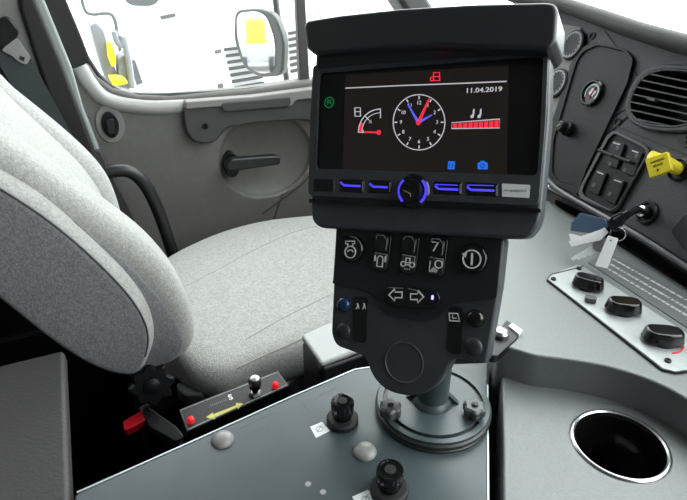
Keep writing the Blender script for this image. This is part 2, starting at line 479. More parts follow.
# near bolster: fabric rim and dark side panel
bol = [(-150,120),(-40,155),(0,178),(45,206),(90,244),(125,277),(148,308),(157,338),(152,362),(140,377),(100,372),(60,352),(0,303),(-60,248),(-170,180)]
bp_ = smoothline(S0.ls(bol), 4, closed=True)
o = obj('side_bolster', slab(S0, bp_, arcprof(.030, -.09, 0, 6)), 'seatlight', st, ang=60)
n_ = len(bp_)
dkp = [(-150,140),(-40,166),(0,188),(47,219),(90,255),(126,292),(143,318),(148,338),(145,356),(134,373),(104,369),(62,346),(0,297),(-60,244),(-170,182)]
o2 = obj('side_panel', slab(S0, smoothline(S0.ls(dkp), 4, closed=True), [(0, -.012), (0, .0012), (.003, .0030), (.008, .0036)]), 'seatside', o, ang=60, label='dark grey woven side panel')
ed = [S0.p(*p, .002) for p in smoothline(S0.ls([(-40,166),(0,188),(47,219),(90,255),(126,292),(143,318),(148,338),(145,356)]), 5)]
obj('piping', tube(B(), ed, .0013, 8), 'pipe', o)
# underside skirt of backrest (dark fabric seen beyond the bolster)
skp = [(60,230),(98,250),(124,270),(152,297),(173,324),(185,346),(183,362),(166,375),(134,383),(100,370),(70,340)]
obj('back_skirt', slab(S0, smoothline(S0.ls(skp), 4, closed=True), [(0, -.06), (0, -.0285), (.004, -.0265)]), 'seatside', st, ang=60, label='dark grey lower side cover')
# cushion
cush = [(150,340),(138,300),(150,262),(200,234),(250,218),(300,211),(360,208),(430,214),(470,236),(480,275),(440,296),(372,323),(300,345),(250,363),(218,373),(188,366),(168,350)]
cq = [Vector(p) for p in smoothline(SEATTOP.ls(cush), 5, closed=True)]
cm = sum(cq, Vector((0,0)))/len(cq)
b = B(); rings = []
for fr, h in [(.12,-.085),(.05,-.075),(.012,-.058),(0,-.04),(.012,-.025),(.04,-.010),(.09,-.0025),(.2,.001),(.45,.002),(.8,.002)]:
    rings.append([b.verts.new(SEATTOP.p(*(p+(cm-p)*fr), h)) for p in cq])
for a, c in zip(rings, rings[1:]):
    for i in range(len(cq)): b.faces.new((a[i], a[(i+1) % len(cq)], c[(i+1) % len(cq)], c[i]))
b.faces.new(rings[-1]); b.faces.new(rings[0][::-1])
cu_o = obj('seat_cushion', b, 'seatlight', st, ang=70)
bpy.context.view_layer.update()
def drape(o, pts3, dirn, lift=0):
    me = o.data; mw = Matrix.Translation(origin(o))
    bvh = BVHTree.FromPolygons([mw @ v.co for v in me.vertices], [p.vertices for p in me.polygons])
    out = []
    for p in pts3:
        h = bvh.ray_cast(p - dirn*.4, dirn)
        out.append((h[0] if h[0] is not None else p) - dirn*lift)
    return out
def on_cushion(px):
    return [SEATTOP.hit(x, y) for x, y in smoothline(px, 6)]
for ln in ([(176,292),(215,272),(262,247),(310,228),(370,222)], [(246,340),(285,318),(330,296),(390,270)], [(236,364),(265,352),(305,336),(352,316)]):
    obj('seam', tube(B(), drape(cu_o, on_cushion(ln), -Z, -.0005), .0016, 6), 'thread', cu_o)
obj('seat_base', box(-.02, .55, .80, 1.16, .01, .50), 'black', st, bevel=.02)
SK = Plane(W(0, .7, .545), V, Z)
obj('seat_pan', prism(B(), SK, SK.ls([(185,392),(250,372),(300,352),(330,340),(340,352),(300,372),(290,384),(252,392),(205,412)]), -.10, 0), 'dark', st, bevel=.012)
SL = Plane(W(0, .7, .57), V, Z)
obj('seat_lever', prism(B(), SL, rounded(SL.ls([(176,384),(199,381),(206,387),(204,396),(186,397),(178,392)]), .008), -.02, .004), 'star', st, bevel=.006, label='grey adjustment lever')
# recliner star knob on the near side
def star(bm, pl, u, v, prof, lobes=7, amp=.11, seg=84, a0=0):
    return lathe(bm, pl, u, v, prof, seg, wob=lambda a: 1+amp*math.cos(lobes*a), ang0=a0)
S1 = Plane(W(0, .66, .5), V, -L+Z*.5)
b = star(B(), S1, *S1.l(152,386), [(.027,-.03),(.031,-.026),(.032,-.006),(.027,0)], 8, .11)
lathe(b, S1, *S1.l(152,386), [(.010,-.06),(.010,-.03)], 16)
lathe(b, S1, *S1.l(152,386), [(.013,-.0),(.012,.004),(.006,.006)], 20)
obj('recliner_knob', b, 'black', st)
# grip bar between backrest and door
G = Plane(W(0,1.22,.9), V, -L)
pts = [G.p(*q) for q in smoothline(G.ls([(96,180),(108,172),(128,171),(143,182),(155,203),(166,232),(178,270)]), 5)]
o = obj('grab_rail', tube(B(), pts, .014, 14), 'dark', label='curved black grab rail between the seat back and door panel', cat='rail')

# ================================================================== SEAT BELT
sb = thing('seat_belt', 'dark teal seat belt with steel tongue hanging at the rear pillar', 'seat belt', PIL.p(*PIL.l(20,60), .0))
PB = PIL.off(.025)
obj('webbing', prism(B(), PB, PB.ls([(-6,36),(20,44),(32,60),(80,150),(54,150),(24,105),(0,66)]), 0, .003), 'belt', sb)
obj('tongue', holed(B(), PB, rounded(PB.ls([(2,50),(10,40),(18,38),(24,47),(31,57),(27,64),(20,62),(12,55)]), .004), [PB.ls([(20,55),(25,57),(24,61),(19,59)])], .004, .008), 'steel', sb, bevel=.0008)
obj('belt_guide', prism(B(), PB, rounded(PB.ls([(-12,28),(4,15),(10,17),(20,30),(18,36),(2,48),(-12,52)]), .008), .003, .022), 'black', sb, bevel=.006)

# ================================================================== REAR BOX at driver's side
RB = Plane(W(0, .47, .6), V, -L)
pts = RB.ls([(-110,322),(60,350),(64,356),(76,500),(90,640),(-110,640)])
lk = thing('storage_locker', 'grey moulded storage locker below the seat back, beside the dark footwell', 'locker', W(-.29, .36, 0))
obj('locker_lid', box(-.50, -.080, .08, .655, .740, .762), 'rear', lk, bevel=.006)
obj('locker_body', box(-.50, -.150, .08, .60, .002, .739), 'black', lk)  # footwell shade put into the body's colour as black

# buckle
BK = Plane(W(.12, .62, .52), V, -L*.35+Z)
bk = thing('seat_belt_buckle', 'black seat belt buckle with red release button beneath the star knob', 'buckle', BK.hit(150,425))
pts = rounded(BK.ls([(141,412),(147,407),(177,428),(185,438),(176,444),(150,429)]), .006)
obj('buckle_body', prism(B(), BK, pts, -.012, .006), 'dark', bk, bevel=.004)
obj('release_button', prism(B(), BK, rounded(BK.ls([(123,423),(140,413),(143,409),(147,420),(136,427),(125,432)]), .004), -.014, .004), 'red', bk, bevel=.003, label='red release button')
obj('buckle_stalk', tube(B(), [BK.hit(178,442), BK.hit(190,452)+Vector((0,0,-.03)), BK.hit(196,462)+Vector((0,0,-.16))], .006, 10), 'dark', bk)

# ================================================================== METAL CONSOLE
mc = thing('metal_console', 'dark grey painted steel console with two black knobs and white stickers', 'console', PLATE.p(*PLATE.l(330,450), -.765))
pp = [(60,502),(90,487),(200,438),(293,396),(355,369),(375,366),(489,362),(488,400),(489,560),(489,700),(-200,700),(-140,588)]
PE = PLATE.ls([(355,369)])
pm = PLATE.ls(pp)
def clipu(P, u0):
    out = []
    for i in range(len(P)):
        a, c = P[i-1], P[i]
        if (a[0] >= u0) != (c[0] >= u0):
            t = (u0-a[0])/(c[0]-a[0]); out.append((u0, a[1]+(c[1]-a[1])*t))
        if c[0] >= u0: out.append(c)
    return out
pm = clipu(pm, W(-.076, 0, 0).dot(V) - PLATE.o.dot(V))
obj('top_plate', prism(B(), PLATE, pm, -.03, 0), 'plate', mc, bevel=.0025, seg=2)
cx = sum(p[0] for p in pm)/len(pm); cy = sum(p[1] for p in pm)/len(pm)
obj('cabinet_body', prism(B(), PLATE, [(cx+(x-cx)*.97, cy+(y-cy)*.97) for x, y in pm], -.762, -.031), 'black', mc)
e1 = PLATE.ls([(77,492.5),(90,487),(200,438),(293,396),(355,369.5),(375,366.5),(430,365)])  # thin bright strips along the plate's edges
obj('bright_edge', stroke(B(), PLATE, e1, .0018, -.0012, .0006), 'platedge', mc, label='bright edge of the plate')
obj('bright_edge', stroke(B(), PLATE, PLATE.ls([(487.6,385),(487.8,430),(488.4,520)]), .0016, -.0012, .0006), 'platedge', mc, label='bright edge of the plate')
def knurled(px, py, s=1):
    s *= .98; Hk = .86*.001
    u, v = PLATE.l(px, py)
    k = obj('rotary_knob', lathe(B(), PLATE, u, v, [(.0165*s,0),(.0170*s,.001),(.0170*s,.006),(.0150*s,.008)], 48, wob=lambda a: 1+.02*math.cos(28*a)), 'rubber', mc)
    obj('knob_grip', lathe(B(), PLATE, u, v, [(.0095*s,.008),(.0095*s,.011),(.0112*s,.013),(.0120*s,.022),(.0120*s,.028),(.0112*s,.0298),(.0095*s,.0300),(.0090*s,.0293),(.003*s,.0293)], 60, wob=lambda a: 1+.025*math.cos(20*a)), 'glossblack', k)
    obj('knob_cap', lathe(B(), PLATE, u, v, [(.0050*s,.0293),(.0050*s,.0300),(.004*s,.0302)], 24), 'rubber', k)
knurled(342.5, 422); knurled(389, 492, 1.05)
def plug(px, py, r):
    u, v = PLATE.l(px, py)
    obj('cover_plug', lathe(B(), PLATE, u, v, [(r,0),(r,.001),(r*.9,.0032),(r*.65,.0052),(r*.3,.0063),(.0005,.0066)], 32), 'plug', mc, label='grey domed cover plug')
plug(222.5, 440, .0115); plug(364.5, 452, .0120)
def sticker(pts, n='sticker'):
    o = obj(n, prism(B(), PLATE, PLATE.ls(pts), 0, .0004), 'paper', mc, label='small white sticker')
    c = PLATE.ls(pts); cx = sum(p[0] for p in c)/4; cy = sum(p[1] for p in c)/4
    b = B(); k = .5
    stroke(b, PLATE, circ(cx, cy, .0035, 20), .0006, .0004, .0007, closed=True)
    stroke(b, PLATE, [(cx-.004, cy-.003), (cx+.004, cy+.004)], .0006, .0004, .0007)
    obj('printed_symbol', b, 'dimprint', o)
sticker([(310,427),(322,422),(330,431),(316,438)]); sticker([(352,497),(368,490),(380,502),(362,512)])
for px, py in ((308,484),(323,492)):
    u, v = PLATE.l(px, py); obj('paint_speck', lathe(B(), PLATE, u, v, [(.003,0),(.0028,.0003)], 10), 'dimprint', mc)

for q in ([(300,400),(310,412)], [(236,430),(262,418),(276,412)], [(246,436),(270,424)], [(212,432),(228,424),(240,422)], [(318,396),(336,388)], [(420,470),(440,462),(452,455)]):
    obj('scratch', stroke(B(), PLATE, PLATE.ls(q), .0006, 0, .00012), 'star', mc)

# ================================================================== REMOTE SWITCH BOX
BX = Plane(W(.25, .62, .655), V, Z-L*.15)
sw = thing('switch_box', 'slim black switch box with two red lamps and yellow arrow, beside the seat', 'switch box', BX.hit(240,410))
face = [(179,410),(278,371),(289,386),(187,432)]
fl = BX.ls(face)
o = obj('box_body', prism(B(), BX, [(x, y) for x, y in fl], -.045, -.001), 'black', sw, bevel=.002)
fp = obj('face_plate', prism(B(), BX, fl, -.001, .001), 'dark', sw, bevel=.0006)
obj('plate_outline', stroke(B(), BX, BX.ls([(180.5,411),(277,373),(287,385.5),(188,430)]), .0009, .001, .0014, closed=True), 'dimprint', fp)
for px, py in ((191,422),(275.5,387)):
    u, v = BX.l(px, py)
    obj('red_lamp', lathe(B(), BX, u, v, [(.0048,.001),(.0048,.005),(.0040,.008),(.002,.0095)], 20), 'ledred', sw, label='small red push lamp')
u, v = BX.l(255.5, 394)
b = lathe(B(), BX, u, v, [(.0095,.001),(.0095,.004),(.007,.006)], 6)
lv = obj('toggle_lever', b, 'steel', sw, label='toggle lever with rounded grey tip')
lathe(b2 := B(), BX, u, v, [(.0045,.006),(.0055,.013),(.0085,.016),(.0090,.024)], 28)
obj('lever_grip', b2, 'glossblack', lv)
lathe(b2 := B(), BX, u, v, [(.0090,.024),(.0088,.029),(.006,.033),(.001,.0345)], 28)
obj('lever_tip', b2, 'steel', lv)
arrow = [(206,418),(213,413),(213,415),(236,406),(236,403.5),(243,404),(238,410),(238,408),(215,417.5),(215,420)]
obj('arrow_print', prism(B(), BX, BX.ls(arrow), .001, .0014), 'yprint', fp, label='yellow double arrow')
d = (Vector(BX.l(243,402))-Vector(BX.l(206,416))); rot = math.atan2(d.y, d.x)
b = text(B(), 'S', BX, *BX.l(230.5,398), .0013, .013, rot, bold=.0004)
obj('printed_letter', b, 'white', fp)
b = B(); q0 = Vector(BX.l(211,406)); q1 = Vector(BX.l(226,400.5)); dd = (q1-q0)
for i in range(9):
    c = q0+dd*(i/8); w = Vector((-dd.y, dd.x)).normalized()*.0016
    stroke(b, BX, [tuple(c-w), tuple(c+w)], .0007, .001, .0014)
obj('printed_lettering', b, 'dimprint', fp)

# light topped storage box between seat and console
SB = Plane(W(.3, .7, .70), V, Z)
pts = SB.ls([(301,339),(318,331),(345,320),(420,330),(410,345),(372,349),(321,368)])
o = thing('storage_bin', 'grey storage bin with pale lid between the seat and monitor stand', 'bin', SB.p(*SB.l(345,350), -.3))
obj('bin_body', prism(B(), SB, pts, -.3, -.002), 'dark', o, bevel=.008)
obj('bin_lid', prism(B(), SB, [(x,y) for x,y in pts], -.002, .008), 'binlid', o, bevel=.006, label='grey lid, painted paler as if lit')
# ================================================================== MONITOR STAND
# panel plane: right side nearer to the camera
def panelpt(px, py):
    inv = (1/.53)*(1+.00085*(px-425)); return CO + ray(px, py)/inv
A, Bq, Cq = panelpt(345,130), panelpt(505,130), panelpt(425,60)
nrm = (Bq-A).cross(Cq-A).normalized()
if nrm.dot(CF) > 0: nrm = -nrm
PN = Plane(panelpt(425,130), Bq-A, nrm)
if PN.ey.z < 0: print('FLIP')
PK = PN.off(-.012)            # keypad face, set behind the monitor face
base = PLATE.p(*PLATE.l(432,402,.01), 0)
ct = thing('control_monitor', 'black dashboard monitor with clock screen and keypad on a pole mount', 'monitor', base)
hs = [(316,38),(551,18),(549,120),(541,215),(537,228),(528,239),(509,239),(320,228),(312,222),(310,210),(312,120)]
hsl = rounded(PN.ls(hs), [.006,.006,.0,.01,.010,.010,.0,.01,.01,.008,0], 5)
obj('monitor_housing', prism(B(), PN, hsl, -.028, 0), 'housing', ct, bevel=.006, seg=4)
# raised frame round the screen
fo = rounded(PN.ls([(315,66),(549,48),(546,122),(539,206),(310,196),(312,120)]), .006)
fi = rounded(PN.ls([(321,74),(544,57),(541,130),(538,176),(317,169),(319,120)]), .005)
obj('screen_frame', holed(B(), PN, fo, [fi], 0, .004), 'housing', ct, bevel=.0015, seg=2)
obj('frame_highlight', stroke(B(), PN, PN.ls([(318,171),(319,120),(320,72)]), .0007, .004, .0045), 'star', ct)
bz = obj('screen_bezel', prism(B(), PN, fi, 0, .0008), 'bezel', ct)
scr = obj('screen', prism(B(), PN, PN.ls([(346,75),(509,66),(507,178),(343,170)]), .0008, .0012), 'screen', ct)
H0, H1 = .0012, .0016
def G_(name, b, m, label=None, parent=None): return obj(name, b, m, parent or scr, smooth=False, label=label)
PXM = PN.sc(425,130)
# hood: deep sun visor above the screen
hd = [(305,22),(340,16),(400,9),(470,4),(540,2),(556,2),(562,8),(559,36),(552,46),(440,52),(380,57),(316,64),(309,58),(305,40)]
# in profile the visor reaches forward from the housing top; plan it slightly closer than the face
PH = PN.off(.024)
hdl = rounded(PH.ls([(303,26),(306,20),(340,14.5),(400,8),(470,3.5),(546,1.5),(555,3),(558,10),(556,40),(549,50),(440,46),(380,49),(314,54),(306,48)]), .003)
obj('sun_visor', prism(B(), PH, hdl, -.058, 0), 'hood', ct, bevel=.006, seg=5)
# sloping underside joining visor to frame
b = B()
t0 = [PH.p(*PH.l(x, y), -.012) for x, y in ((311,52),(380,48),(440,45),(549,48))]
t1 = [PN.p(*PN.l(x, y), .003) for x, y in ((320,72),(380,66),(440,62),(545,55))]
t2 = [PN.p(*PN.l(x, y), -.01) for x, y in ((320,72),(380,66),(440,62),(545,55))]
t3 = [PH.p(*PH.l(x, y), -.048) for x, y in ((311,30),(380,22),(440,20),(549,25))]
rows = [[b.verts.new(p) for p in t] for t in (t0, t1, t2, t3)]
for r in range(4):
    a, c = rows[r], rows[(r+1) % 4]
    for i in range(3): b.faces.new((a[i], a[i+1], c[i+1], c[i]))
b.faces.new([r[0] for r in rows]); b.faces.new([r[3] for r in rows][::-1])
obj('visor_underside', b, 'hood', ct)
b = stroke(B(), PN, PN.ls([(346,88.5),(400,86),(460,83.8),(507,81.8)]), .0011, H0, H1); G_('divider_line', b, 'e_white')
b = text(B(), '11.04.2019', PN, *PN.l(484,90.5), H1, .0060, .02, sx=1.25, bold=.00010); G_('date_text', b, 'e_white')
# red tractor-like mark
b = B()
for q in ([(434,81),(431,81),(431,78),(434,77)],[(434,73),(440,73),(440,81),(434,81)],[(434,77),(440,77)]):
    stroke(b, PN, PN.ls(q), .0009, H0, H1, closed=len(q)>2)
G_('warning_symbol', b, 'e_red')
# clock
cc = Vector(PN.l(419.5,122.5)); cr = 26*PXM
ring = PN.ls([(419.5+25.8*math.cos(a), 122.6-27.6*math.sin(a)) for a in [2*PI*i/64 for i in range(64)]])
b = stroke(B(), PN, ring, .0009, H0, H1, closed=True)
for i in range(12):
    a = PI/2 - 2*PI*i/12
    f = lambda r: PN.l(419.5+r*25.8*math.cos(a), 122.6-r*27.6*math.sin(a))
    stroke(b, PN, [f(.84), f(.95)], .0012, H0, H1)
    text(b, str(i or 12), PN, *f(.70), H1, .0050, 0)
G_('clock_dial', b, 'e_white')
def hand(r, deg, m, w0=.0028, w1=.0010):
    a = math.radians(90-deg); c = Vector(PN.l(419,123)); e = Vector(PN.l(419+r*25*math.cos(a), 123-r*27*math.sin(a)))
    d = (e-c).normalized(); n = Vector((-d.y, d.x)); s = c
    G_('clock_hand', prism(B(), PN, [tuple(s-n*w0/2), tuple(e-n*w1/2), tuple(e+n*w1/2), tuple(s+n*w0/2)], H1, H1+.0003), m)
hand(.82, 328, 'e_blue'); hand(.62, 62, 'e_blue'); hand(.98, 26, 'e_red', .0034, .0016)
G_('clock_hub', lathe(B(), PN, *PN.l(419,123), [(.0024,H1),(.0024,H1+.0005)], 20), 'e_red')
# arc gauge
def ap(a, r): return (381+r*math.cos(a)*1.0, 132.5-r*math.sin(a)*1.05)
A0, A1 = PI, PI*.5
arcO = [ap(PI-(PI/2)*i/16, 22) for i in range(17)]; arcI = [ap(PI-(PI/2)*i/16, 18.5) for i in range(17)]
b = stroke(B(), PN, PN.ls(arcO), .0010, H0, H1); stroke(b, PN, PN.ls(arcI), .0006, H0, H1)
for a in (PI, PI*.75, PI*.5): stroke(b, PN, [PN.l(*ap(a, 16.5)), PN.l(*ap(a, 22.5))], .0009, H0, H1)
stroke(b, PN, PN.ls([(381,115),(381,118.5)]), .0008, H0, H1)
text(b, '0', PN, *PN.l(363.5,132), H1, .0045, 0); 
text(b, '½', PN, *PN.l(371,122), H1, .0045, 0)
b2 = [(357,108),(361,108),(361,116.5),(355.5,116.5),(355.5,108)]
stroke(b, PN, PN.ls(b2), .0008, H0, H1, closed=True); stroke(b, PN, PN.ls([(355.5,112),(361,112)]), .0007, H0, H1)
G_('tank_gauge', b, 'e_white')
G_('gauge_red_zone', stroke(B(), PN, PN.ls([ap(PI-(PI*.14)*i/6, 20.3) for i in range(7)]), .0026, H0, H1), 'e_red')
b = stroke(B(), PN, PN.ls([(365,132.5),(381,132.8)]), .0016, H1, H1+.0003); lathe(b, PN, *PN.l(379.5,132.8), [(.0024,H1),(.0024,H1+.0004)], 16)
G_('gauge_needle', b, 'e_red')
# wedge level bar
def wtop(x): return 123.0-(x-452)*(3.6/48)
b = stroke(B(), PN, PN.ls([(452,wtop(452)),(500,wtop(500)),(500,128.3),(452,128.9)]), .0006, H0, H1, closed=True)
G_('level_bar_outline', b, 'e_white')
b = B()
for i in range(9):
    x0 = 453.2+i*5.2; x1 = x0+4.2
    prism(b, PN, PN.ls([(x0,128.0),(x1,128.0),(x1,wtop(x1)+1.2),(x0,wtop(x0)+1.2)]), H0, H1)
G_('level_bar_segments', b, 'e_red')
b = B()
for x in (472.5, 479.5):
    prism(b, PN, PN.ls([(x+1,109.5),(x+2.4,109),(x+2.2,114),(x+1.2,118),(x-1.5,118.5),(x-1.5,116),(x+.4,114.5)]), H0, H1)
G_('broom_symbol', b, 'e_white')
b = prism(B(), PN, roundrect(*PN.l(451.7,165.5), .0066, .0074, .001), H0, H1)
i1 = G_('blue_icon', b, 'e_icon'); 
b = prism(B(), PN, rounded(PN.ls([(478,163),(480.5,162.5),(481,161),(485,161),(485.6,162.5),(488,163),(488,169.5),(478,169.5)]), .0006), H0, H1)
i2 = G_('blue_icon', b, 'e_icon')
b = B()
for x in (450, 453): stroke(b, PN, PN.ls([(x,163.5),(x,168)]), .0005, H1, H1+.0002)
G_('icon_bars', b, 'screen'); b = B()
stroke(b, PN, [*circ(*PN.l(483,166), .0018, 16)], .0005, H1, H1+.0002, closed=True)
G_('icon_circle', b, 'screen')
# round green telltale on bezel
b = stroke(B(), PN, circ(*PN.l(329.8,102.8), .0052, 28), .0008, H0, H1, closed=True)
q = PN.l(329.8,102.8)
stroke(b, PN, [(q[0]-.002,q[1]-.002),(q[0]-.002,q[1]+.0022),(q[0]+.002,q[1]+.0022)], .0008, H0, H1)
stroke(b, PN, [(q[0]-.002,q[1]),(q[0]+.002,q[1]),(q[0]+.002,q[1]-.002)], .0008, H0, H1)
obj('green_telltale', b, 'e_green', bz, smooth=False, label='small round green telltale')
# key row under the screen
obj('key_rail', prism(B(), PN, rounded(PN.ls([(311,199),(430,203),(541,209),(541,213),(430,208),(311,203)]), .001), 0, .004), 'bezel', ct)
keys = [((315,178.5),(336,179.5),(336,192.5),(315,191.5)), ((341,179),(366,180),(366,193.5),(341,192)), ((370,180),(393,181),(393,194),(370,193.5)),
        ((435,181.5),(463,182.5),(463,195.5),(435,194.5)), ((467,182),(499,184),(499,197.5),(467,196))]
for i, k in enumerate(keys):
    o = obj('soft_key', prism(B(), PN, rounded(PN.ls(k), .0015), .0, .0045), 'bezel', ct, bevel=.001)
    if i:
        (x0,y0),(x1,y1),(x2,y2),(x3,y3) = k
        ym = (y0+y3)/2+(.5 if i<3 else 1.5)
        b = stroke(B(), PN, PN.ls([(x0+1.5,ym-3.2),(x0+5,ym-.2),(x1-3.5,ym+.6)]), .0020, .0045, .0049)
        if i >= 3: stroke(b, PN, PN.ls([(x0+1.5,y0+3.5),(x1-4,y0+4.2)]), .0008, .0045, .0049)
        obj('key_backlight', b, 'e_key', o, smooth=False, label='violet blue backlight line')
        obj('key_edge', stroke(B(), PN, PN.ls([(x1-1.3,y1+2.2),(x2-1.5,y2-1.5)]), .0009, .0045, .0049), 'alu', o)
o = obj('maker_plate', prism(B(), PN, rounded(PN.ls([(503,184),(531,185.5),(530,198.5),(503,197)]), .0008), 0, .0046), 'paper', ct, label='small white maker plate')
b = stroke(B(), PN, PN.ls([(505.5,190.6),(509,190.8)]), .0010, .0046, .0049)
text(b, 'telescreen', PN, *PN.l(519.5,191.4), .0048, .0040, -.03, sx=1.0) if False else None
for i in range(11):
    x = 511+i*1.55; hh = random.choice((1.2, 1.8, 1.3))
    stroke(b, PN, PN.ls([(x,191.3+hh*.7),(x,191.3-hh*.7)]), .0006, .0046, .0049)
obj('printed_lettering', b, 'dimprint', o)
# rotary dial
u, v = PN.l(414.5,191.5)
dl = obj('jog_dial', lathe(B(), PN, u, v, [(.0165,.0),(.0165,.004),(.0152,.0055),(.0125,.006)], 48), 'bezel', ct)
obj('dial_cap', lathe(B(), PN, u, v, [(.0108,.006),(.0108,.012),(.0100,.0135),(.006,.014)], 40), 'glossblack', dl)
for a0, a1 in ((2.35, 4.0), (-.85, .85)):
    obj('dial_backlight', stroke(B(), PN, circ(u, v, .0136, 18, a0, a1, full=False), .0024, .0058, .0064), 'e_key', dl, smooth=False, label='violet blue lit arc')
obj('dial_mark', stroke(B(), PN, [(u-.006, v-.0005), (u+.001, v-.003), (u+.002, v-.006)], .0008, .014, .0145), 'dimprint', dl)

# lower keypad body
kb = [(336,216),(505,237),(499,290),(486,365),(452,357),(444,377),(430,392),(408,397),(386,391),(372,377),(365,356),(336,346),(331,335),(333,290)]
kbl = rounded(PK.ls(kb), [.004,.006,0,.006,.012,.012,.018,.018,.018,.012,.012,.012,.01,0], 6)
obj('keypad_housing', prism(B(), PK, kbl, -.024, 0), 'housing', ct, bevel=.005, seg=4)
kf = [(338,218),(503,239),(497,299),(461,302),(447,308),(440,317),(424,321),(396,317),(383,311),(373,293),(333,283),(334,280)]
kfl = rounded(PK.ls(kf), [.006,.006,.004,.006,.01,.01,.01,.01,.01,.012,.001,.001], 5)
kp = obj('keypad_face', prism(B(), PK, kfl, 0, .0022), 'keypad', ct, bevel=.0008, seg=2)
obj('keypad_gap', prism(B(), PK, rounded(PK.ls([(336,212),(512,231),(510,238),(337,218)]), .003), 0, .006), 'bezel', ct, bevel=.001)
KH = .0022
# round buttons
def rbutton(px, py, r, name, label=None):
    u, v = PK.l(px, py)
    o = obj(name, lathe(B(), PK, u, v, [(r*1.08,KH-.001),(r*1.08,KH+.0008),(r,KH+.0008),(r,KH+.003),(r*.93,KH+.0042),(r*.5,KH+.0036),(r*.1,KH+.0034)], 40), 'bezel', ct, label=label)
    return o, u, v
o, u, v = rbutton(353,249,.0135,'round_button', 'round button with engine symbol')
h = KH+.0040
b = stroke(B(), PK, circ(*PK.l(353,252), .0060, 28), .0010, KH+.0034, h+.0008, closed=True)
stroke(b, PK, PK.ls([(350.5,246),(350.5,243.8),(348.5,243.8),(348.5,241.3),(357.5,241.3),(357.5,243.8),(355.5,243.8),(355.5,246)]), .0008, KH+.0034, h+.0008)
stroke(b, PK, circ(*PK.l(353,253), .0032, 12, .3, PI-.3, full=False), .0009, KH+.0034, h+.0008)
obj('button_symbol', b, 'white', o, smooth=False)
obj('button_ring', stroke(B(), PK, circ(u, v, .0130, 16, .0, 1.7, full=False), .0006, KH+.004, h+.0010), 'dimprint', o)
o, u, v = rbutton(473.5,258.5,.0135,'round_button', 'round button with power symbol')
b = stroke(B(), PK, circ(*PK.l(473.5,259), .0082, 32), .0013, KH+.0034, h+.0008, closed=True)
stroke(b, PK, PK.ls([(473.8,253),(473.3,265)]), .0016, KH+.0034, h+.0008)
prism(b, PK, PK.ls([(463.5,253.5),(468.8,252),(467.5,257.5)]), KH+.0034, h+.001)
obj('button_symbol', b, 'white', o, smooth=False)
obj('button_ring', stroke(B(), PK, circ(u, v, .0128, 14, -.5, .75, full=False), .0007, KH+.004, h+.0010), 'dimprint', o)
# three rockers
def rocker(cx, cy, sym):
    u, v = PK.l(cx, cy)
    pts = roundrect(u, v, .0175, .040, .006, -.03)
    o = obj('rocker_switch', prism(B(), PK, pts, KH-.001, KH+.003), 'bezel', ct, bevel=.0012)
    up_ = obj('rocker_window', prism(B(), PK, roundrect(u, v+.009, .0145, .0165, .004, -.03), KH+.003, KH+.006), 'glossblack', o, bevel=.0015)
    dn = obj('rocker_pad', prism(B(), PK, roundrect(u, v-.0095, .0145, .0170, .004, -.03), KH+.003, KH+.0045), 'keypad', o, bevel=.001)
    b = stroke(B(), PK, [(u-.006, v+.0135), (u-.005, v+.0165), (u+.002, v+.0168), (u+.0058, v+.0125), (u+.0060, v+.002)], .0006, KH+.006, KH+.0063)
    stroke(b, PK, [(u-.0065, v-.0012), (u+.0065, v-.0020), (u+.0066, v-.009)], .0006, KH+.003, KH+.0047)
    obj('rocker_edge', b, 'dimprint', o, smooth=False)
    b = B(); hh0, hh1 = KH+.0040, KH+.0050; T = lambda q: [(u+x*.001, v-.0095+y*.001) for x, y in q]
    if sym == 0:
        stroke(b, PK, T([(-3,-5),(-3,3),(-1.5,5.5),(1.5,5.5),(3,3),(3,-5)]), .0010, hh0, hh1, closed=True)
        for sx in (-1, 1): stroke(b, PK, T([(sx*5.6,6),(sx*5.6,0)]), .0016, hh0, hh1); stroke(b, PK, T([(sx*3,3),(sx*5,3)]), .0007, hh0, hh1)
    elif sym == 1:
        for sx in (-1, 1): stroke(b, PK, circ(u+sx*.0046, v-.0100, .0024, 14), .0010, hh0, hh1, closed=True)
        stroke(b, PK, T([(-2,5.5),(-2,1),(2,1),(2,5.5)]), .0010, hh0, hh1, closed=True)
        stroke(b, PK, T([(-2,-1),(2,-1)]), .0012, hh0, hh1)
        for x in (-2.4, 0, 2.4): stroke(b, PK, T([(x,-4.4),(x,-5.8)]), .0007, hh0, hh1)
    else:
        stroke(b, PK, circ(u+.0030, v-.0070, .0036, 18), .0012, hh0, hh1, closed=True)
        for k in range(4): stroke(b, PK, T([(-5+k*2.0,-5.6),(-1.5+k*1.2,-.8-k*.7)]), .0008, hh0, hh1)
        stroke(b, PK, T([(-5.6,4.6),(-5.6,-5.2)]), .0006, hh0, hh1)
        stroke(b, PK, [(u-.005,v+.0135),(u+.001,v+.0135),(u-.003,v+.005)], .0011, KH+.006, KH+.0066)
    obj('rocker_symbol', b, 'white', o, smooth=False)
rocker(383.5,252,0); rocker(411,254,1); rocker(438.5,256.5,2)
b = B()
for x, y in ((378.5,229),(390.5,230),(411,229),(433,233),(446,234)):
    stroke(b, PK, PK.ls([(x-1.8,y+.7),(x+1.8,y-.3)]), .0012, KH, KH+.0005)
obj('indicator_marks', b, 'star', kp)
